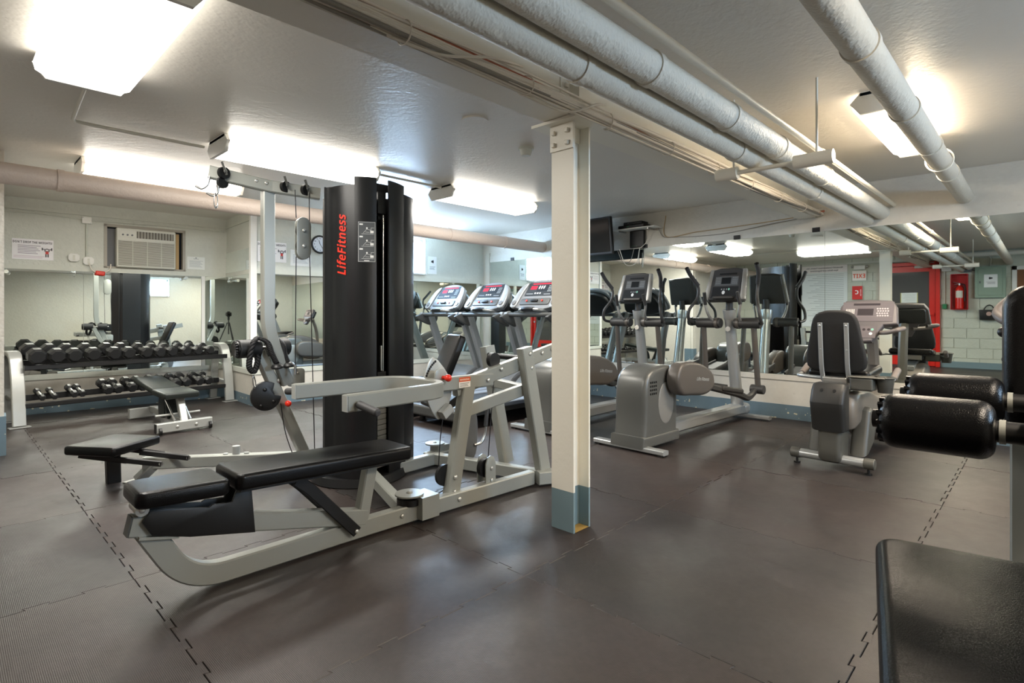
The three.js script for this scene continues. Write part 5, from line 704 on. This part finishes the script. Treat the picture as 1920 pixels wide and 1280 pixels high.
  P('console_mast', [sweep(fillet([[1.12, 0.36, 0], [1.10, 0.70, 0], [1.0, 0.98, 0]], 0.15, 5), 0.08, 0.06, [0, 0, 1], 0.02)], m.bikeBeige);
  const tilt = 0.42, cx = 0.93, cy = 1.075, nf = V(-Math.cos(tilt), Math.sin(tilt), 0), up = V(Math.sin(tilt), Math.cos(tilt), 0), at = (v, o) => [cx + up.x * v + nf.x * o, cy + up.y * v + nf.y * o, 0];
  const con = P('console', consoleFace([[-0.215, -0.09], [-0.12, -0.10], [-0.11, -0.23], [-0.04, -0.25], [0.05, -0.24], [0.12, -0.10], [0.215, -0.09], [0.20, 0.06], [0.165, 0.115], [0, 0.125], [-0.165, 0.115], [-0.20, 0.06]], 0.06, tilt, [cx, cy, 0]), m.bikeConsole);
  facePrint('display', 0.36, 0.17, canvasTex(420, 200, (x, w, h) => { x.fillStyle = '#6d6769'; x.fillRect(0, 0, w, h); x.fillStyle = '#3c3739'; x.fillRect(90, 14, 220, 22); x.fillRect(130, 70, 130, 70); x.fillStyle = '#c9c4bf'; for (let i = 0; i < 6; i++) x.fillRect(30 + i * 13, 74, 8, 60); for (let i = 0; i < 5; i++) for (let j = 0; j < 4; j++) { x.beginPath(); x.arc(292 + i * 20 + (j % 2) * 6, 70 + j * 24, 7, 0, 7); x.fillStyle = '#e4e0e0'; x.fill(); x.fillStyle = '#6f676a'; x.fillRect(288 + i * 20 + (j % 2) * 6, 67 + j * 24, 8, 6); } x.fillStyle = '#7a7274'; x.fillRect(10, 150, 400, 4); }), con, at(0.015, 0.0315), tilt);
  facePrint('keypad', 0.15, 0.10, canvasTex(180, 120, (x, w, h) => { x.fillStyle = '#696365'; x.fillRect(0, 0, w, h); x.fillStyle = '#3a3436'; for (let i = 0; i < 3; i++) { x.beginPath(); x.arc(40 + i * 40, 34, 13, 0, 7); x.fill(); } x.fillStyle = '#e8e6e2'; x.beginPath(); x.arc(140, 76, 14, 0, 7); x.fill(); x.fillStyle = '#7fb5a2'; x.beginPath(); x.arc(150, 32, 12, 0, 7); x.fill(); }), con, at(-0.165, 0.0315), tilt);
  P('loop_handlebar', [tube([[0.92, 0.93, -0.06], [0.80, 0.94, -0.17], [0.76, 0.96, -0.24], [0.84, 0.97, -0.26], [0.93, 0.96, -0.18]], 0.017, 50, 10), tube([[0.92, 0.93, 0.06], [0.80, 0.94, 0.17], [0.76, 0.96, 0.24], [0.84, 0.97, 0.26], [0.93, 0.96, 0.18]], 0.017, 50, 10)], m.handTan); P('console_back', consoleFace(rrect(0.36, 0.16, 0.03), 0.05, tilt, at(0.01, -0.05)), m.bikeDark, con);
}
// ---------------------------------------------------------------- padded roller machine in the foreground
{
  const t = thing('leg_machine', 'leg machine with black padded rollers, grey post and wide black seat', 'gym machine', [2.1, 0, 0.03]), P = (n, g, mt, par = t) => objW(n, g, mt, par);
  const ro = (x, y) => { for (const s of [-1, 1]) { const a = 0.03 + s * 0.115, b = 0.03 + s * 0.345; const r = P('padded_roller', [roller([x, y, a], [x, y, b], 0.071, 0.45)], m.vinyl); P('roller_stub', [rod([x, y, a - s * 0.05], [x, y, a], 0.026), rod([x, y, b], [x, y, b + s * 0.02], 0.024)], s < 0 ? m.blackMetal : m.blackMetal, r); P('collar', disc(0.029, 0.012, [x, y, a - s * 0.012]), m.frame, r);
    P('gather', [...Array(14)].map((_, i) => { const q = i * Math.PI / 7; return box(0.009, 0.03, 0.012, x + 0.045 * Math.cos(q), y + 0.045 * Math.sin(q), b - s * 0.002, [0, 0, q - Math.PI / 2]); }), m.vinyl, r); } };
  ro(1.755, 0.80); ro(2.15, 0.825);
  P('roller_arm', [rbox(0.52, 0.15, 0.13, 0.02, 1.96, 0.78, 0.03)], m.bikeDark); P('arm_plate', [rbox(0.44, 0.02, 0.10, 0.005, 1.96, 0.70, 0.03)], m.blackMetal);
  P('post', [bar([2.36, 0.05, 0.0], [2.36, 1.0, 0.0], 0.16, 0.10, [1, 0, 0])], m.frame); P('base_rail', [bar([0.75, 0.05, 0.03], [2.45, 0.05, 0.03], 0.06, 0.08), bar([2.4, 0.05, -0.3], [2.4, 0.05, 0.36], 0.06, 0.08), bar([0.78, 0.05, -0.25], [0.78, 0.05, 0.31], 0.06, 0.08)], m.frame); P('gusset', slab([[2.10, 0.70], [2.32, 0.70], [2.32, 0.42]], 0.02, 0.003, -0.02), m.frame);
  { const g = slab(rrect(0.88, 0.40, 0.055, 6).map(([x, y]) => [x, y * (0.86 + 0.16 * (x + 0.44) / 0.88)]), 0.085, 0.026, 0, 5); g.rotateX(-Math.PI / 2); P('seat_pad', place(g, [1.335, 0.455, -0.056], [0, 0.16, 0]), m.seatVinyl); }
  P('seat_post', bar([1.35, 0.08, -0.08], [1.35, 0.42, -0.08], 0.07, 0.07, [1, 0, 0]), m.frame);
  { const g = slab(rrect(0.30, 0.46, 0.07, 6), 0.10, 0.03, 0, 5); P('upright_pad', place(g, [2.27, 0.94, 0.055], [0, -1.45, 0.0, 'YXZ']), m.vinyl); }
  P('hand_lever', [tube([[2.45, 1.04, -0.02], [2.56, 1.06, -0.10], [2.62, 1.09, -0.12], [2.66, 1.16, -0.06]], 0.018, 24, 10)], m.handTan); P('release_knob', [ball(0.018, 2.48, 1.02, -0.10), ball(0.016, 2.46, 0.93, -0.09)], m.black);
}

scene.traverse(o => { if (o.isMesh) { o.castShadow = true; o.receiveShadow = true; } });
renderer.render(scene, camera);
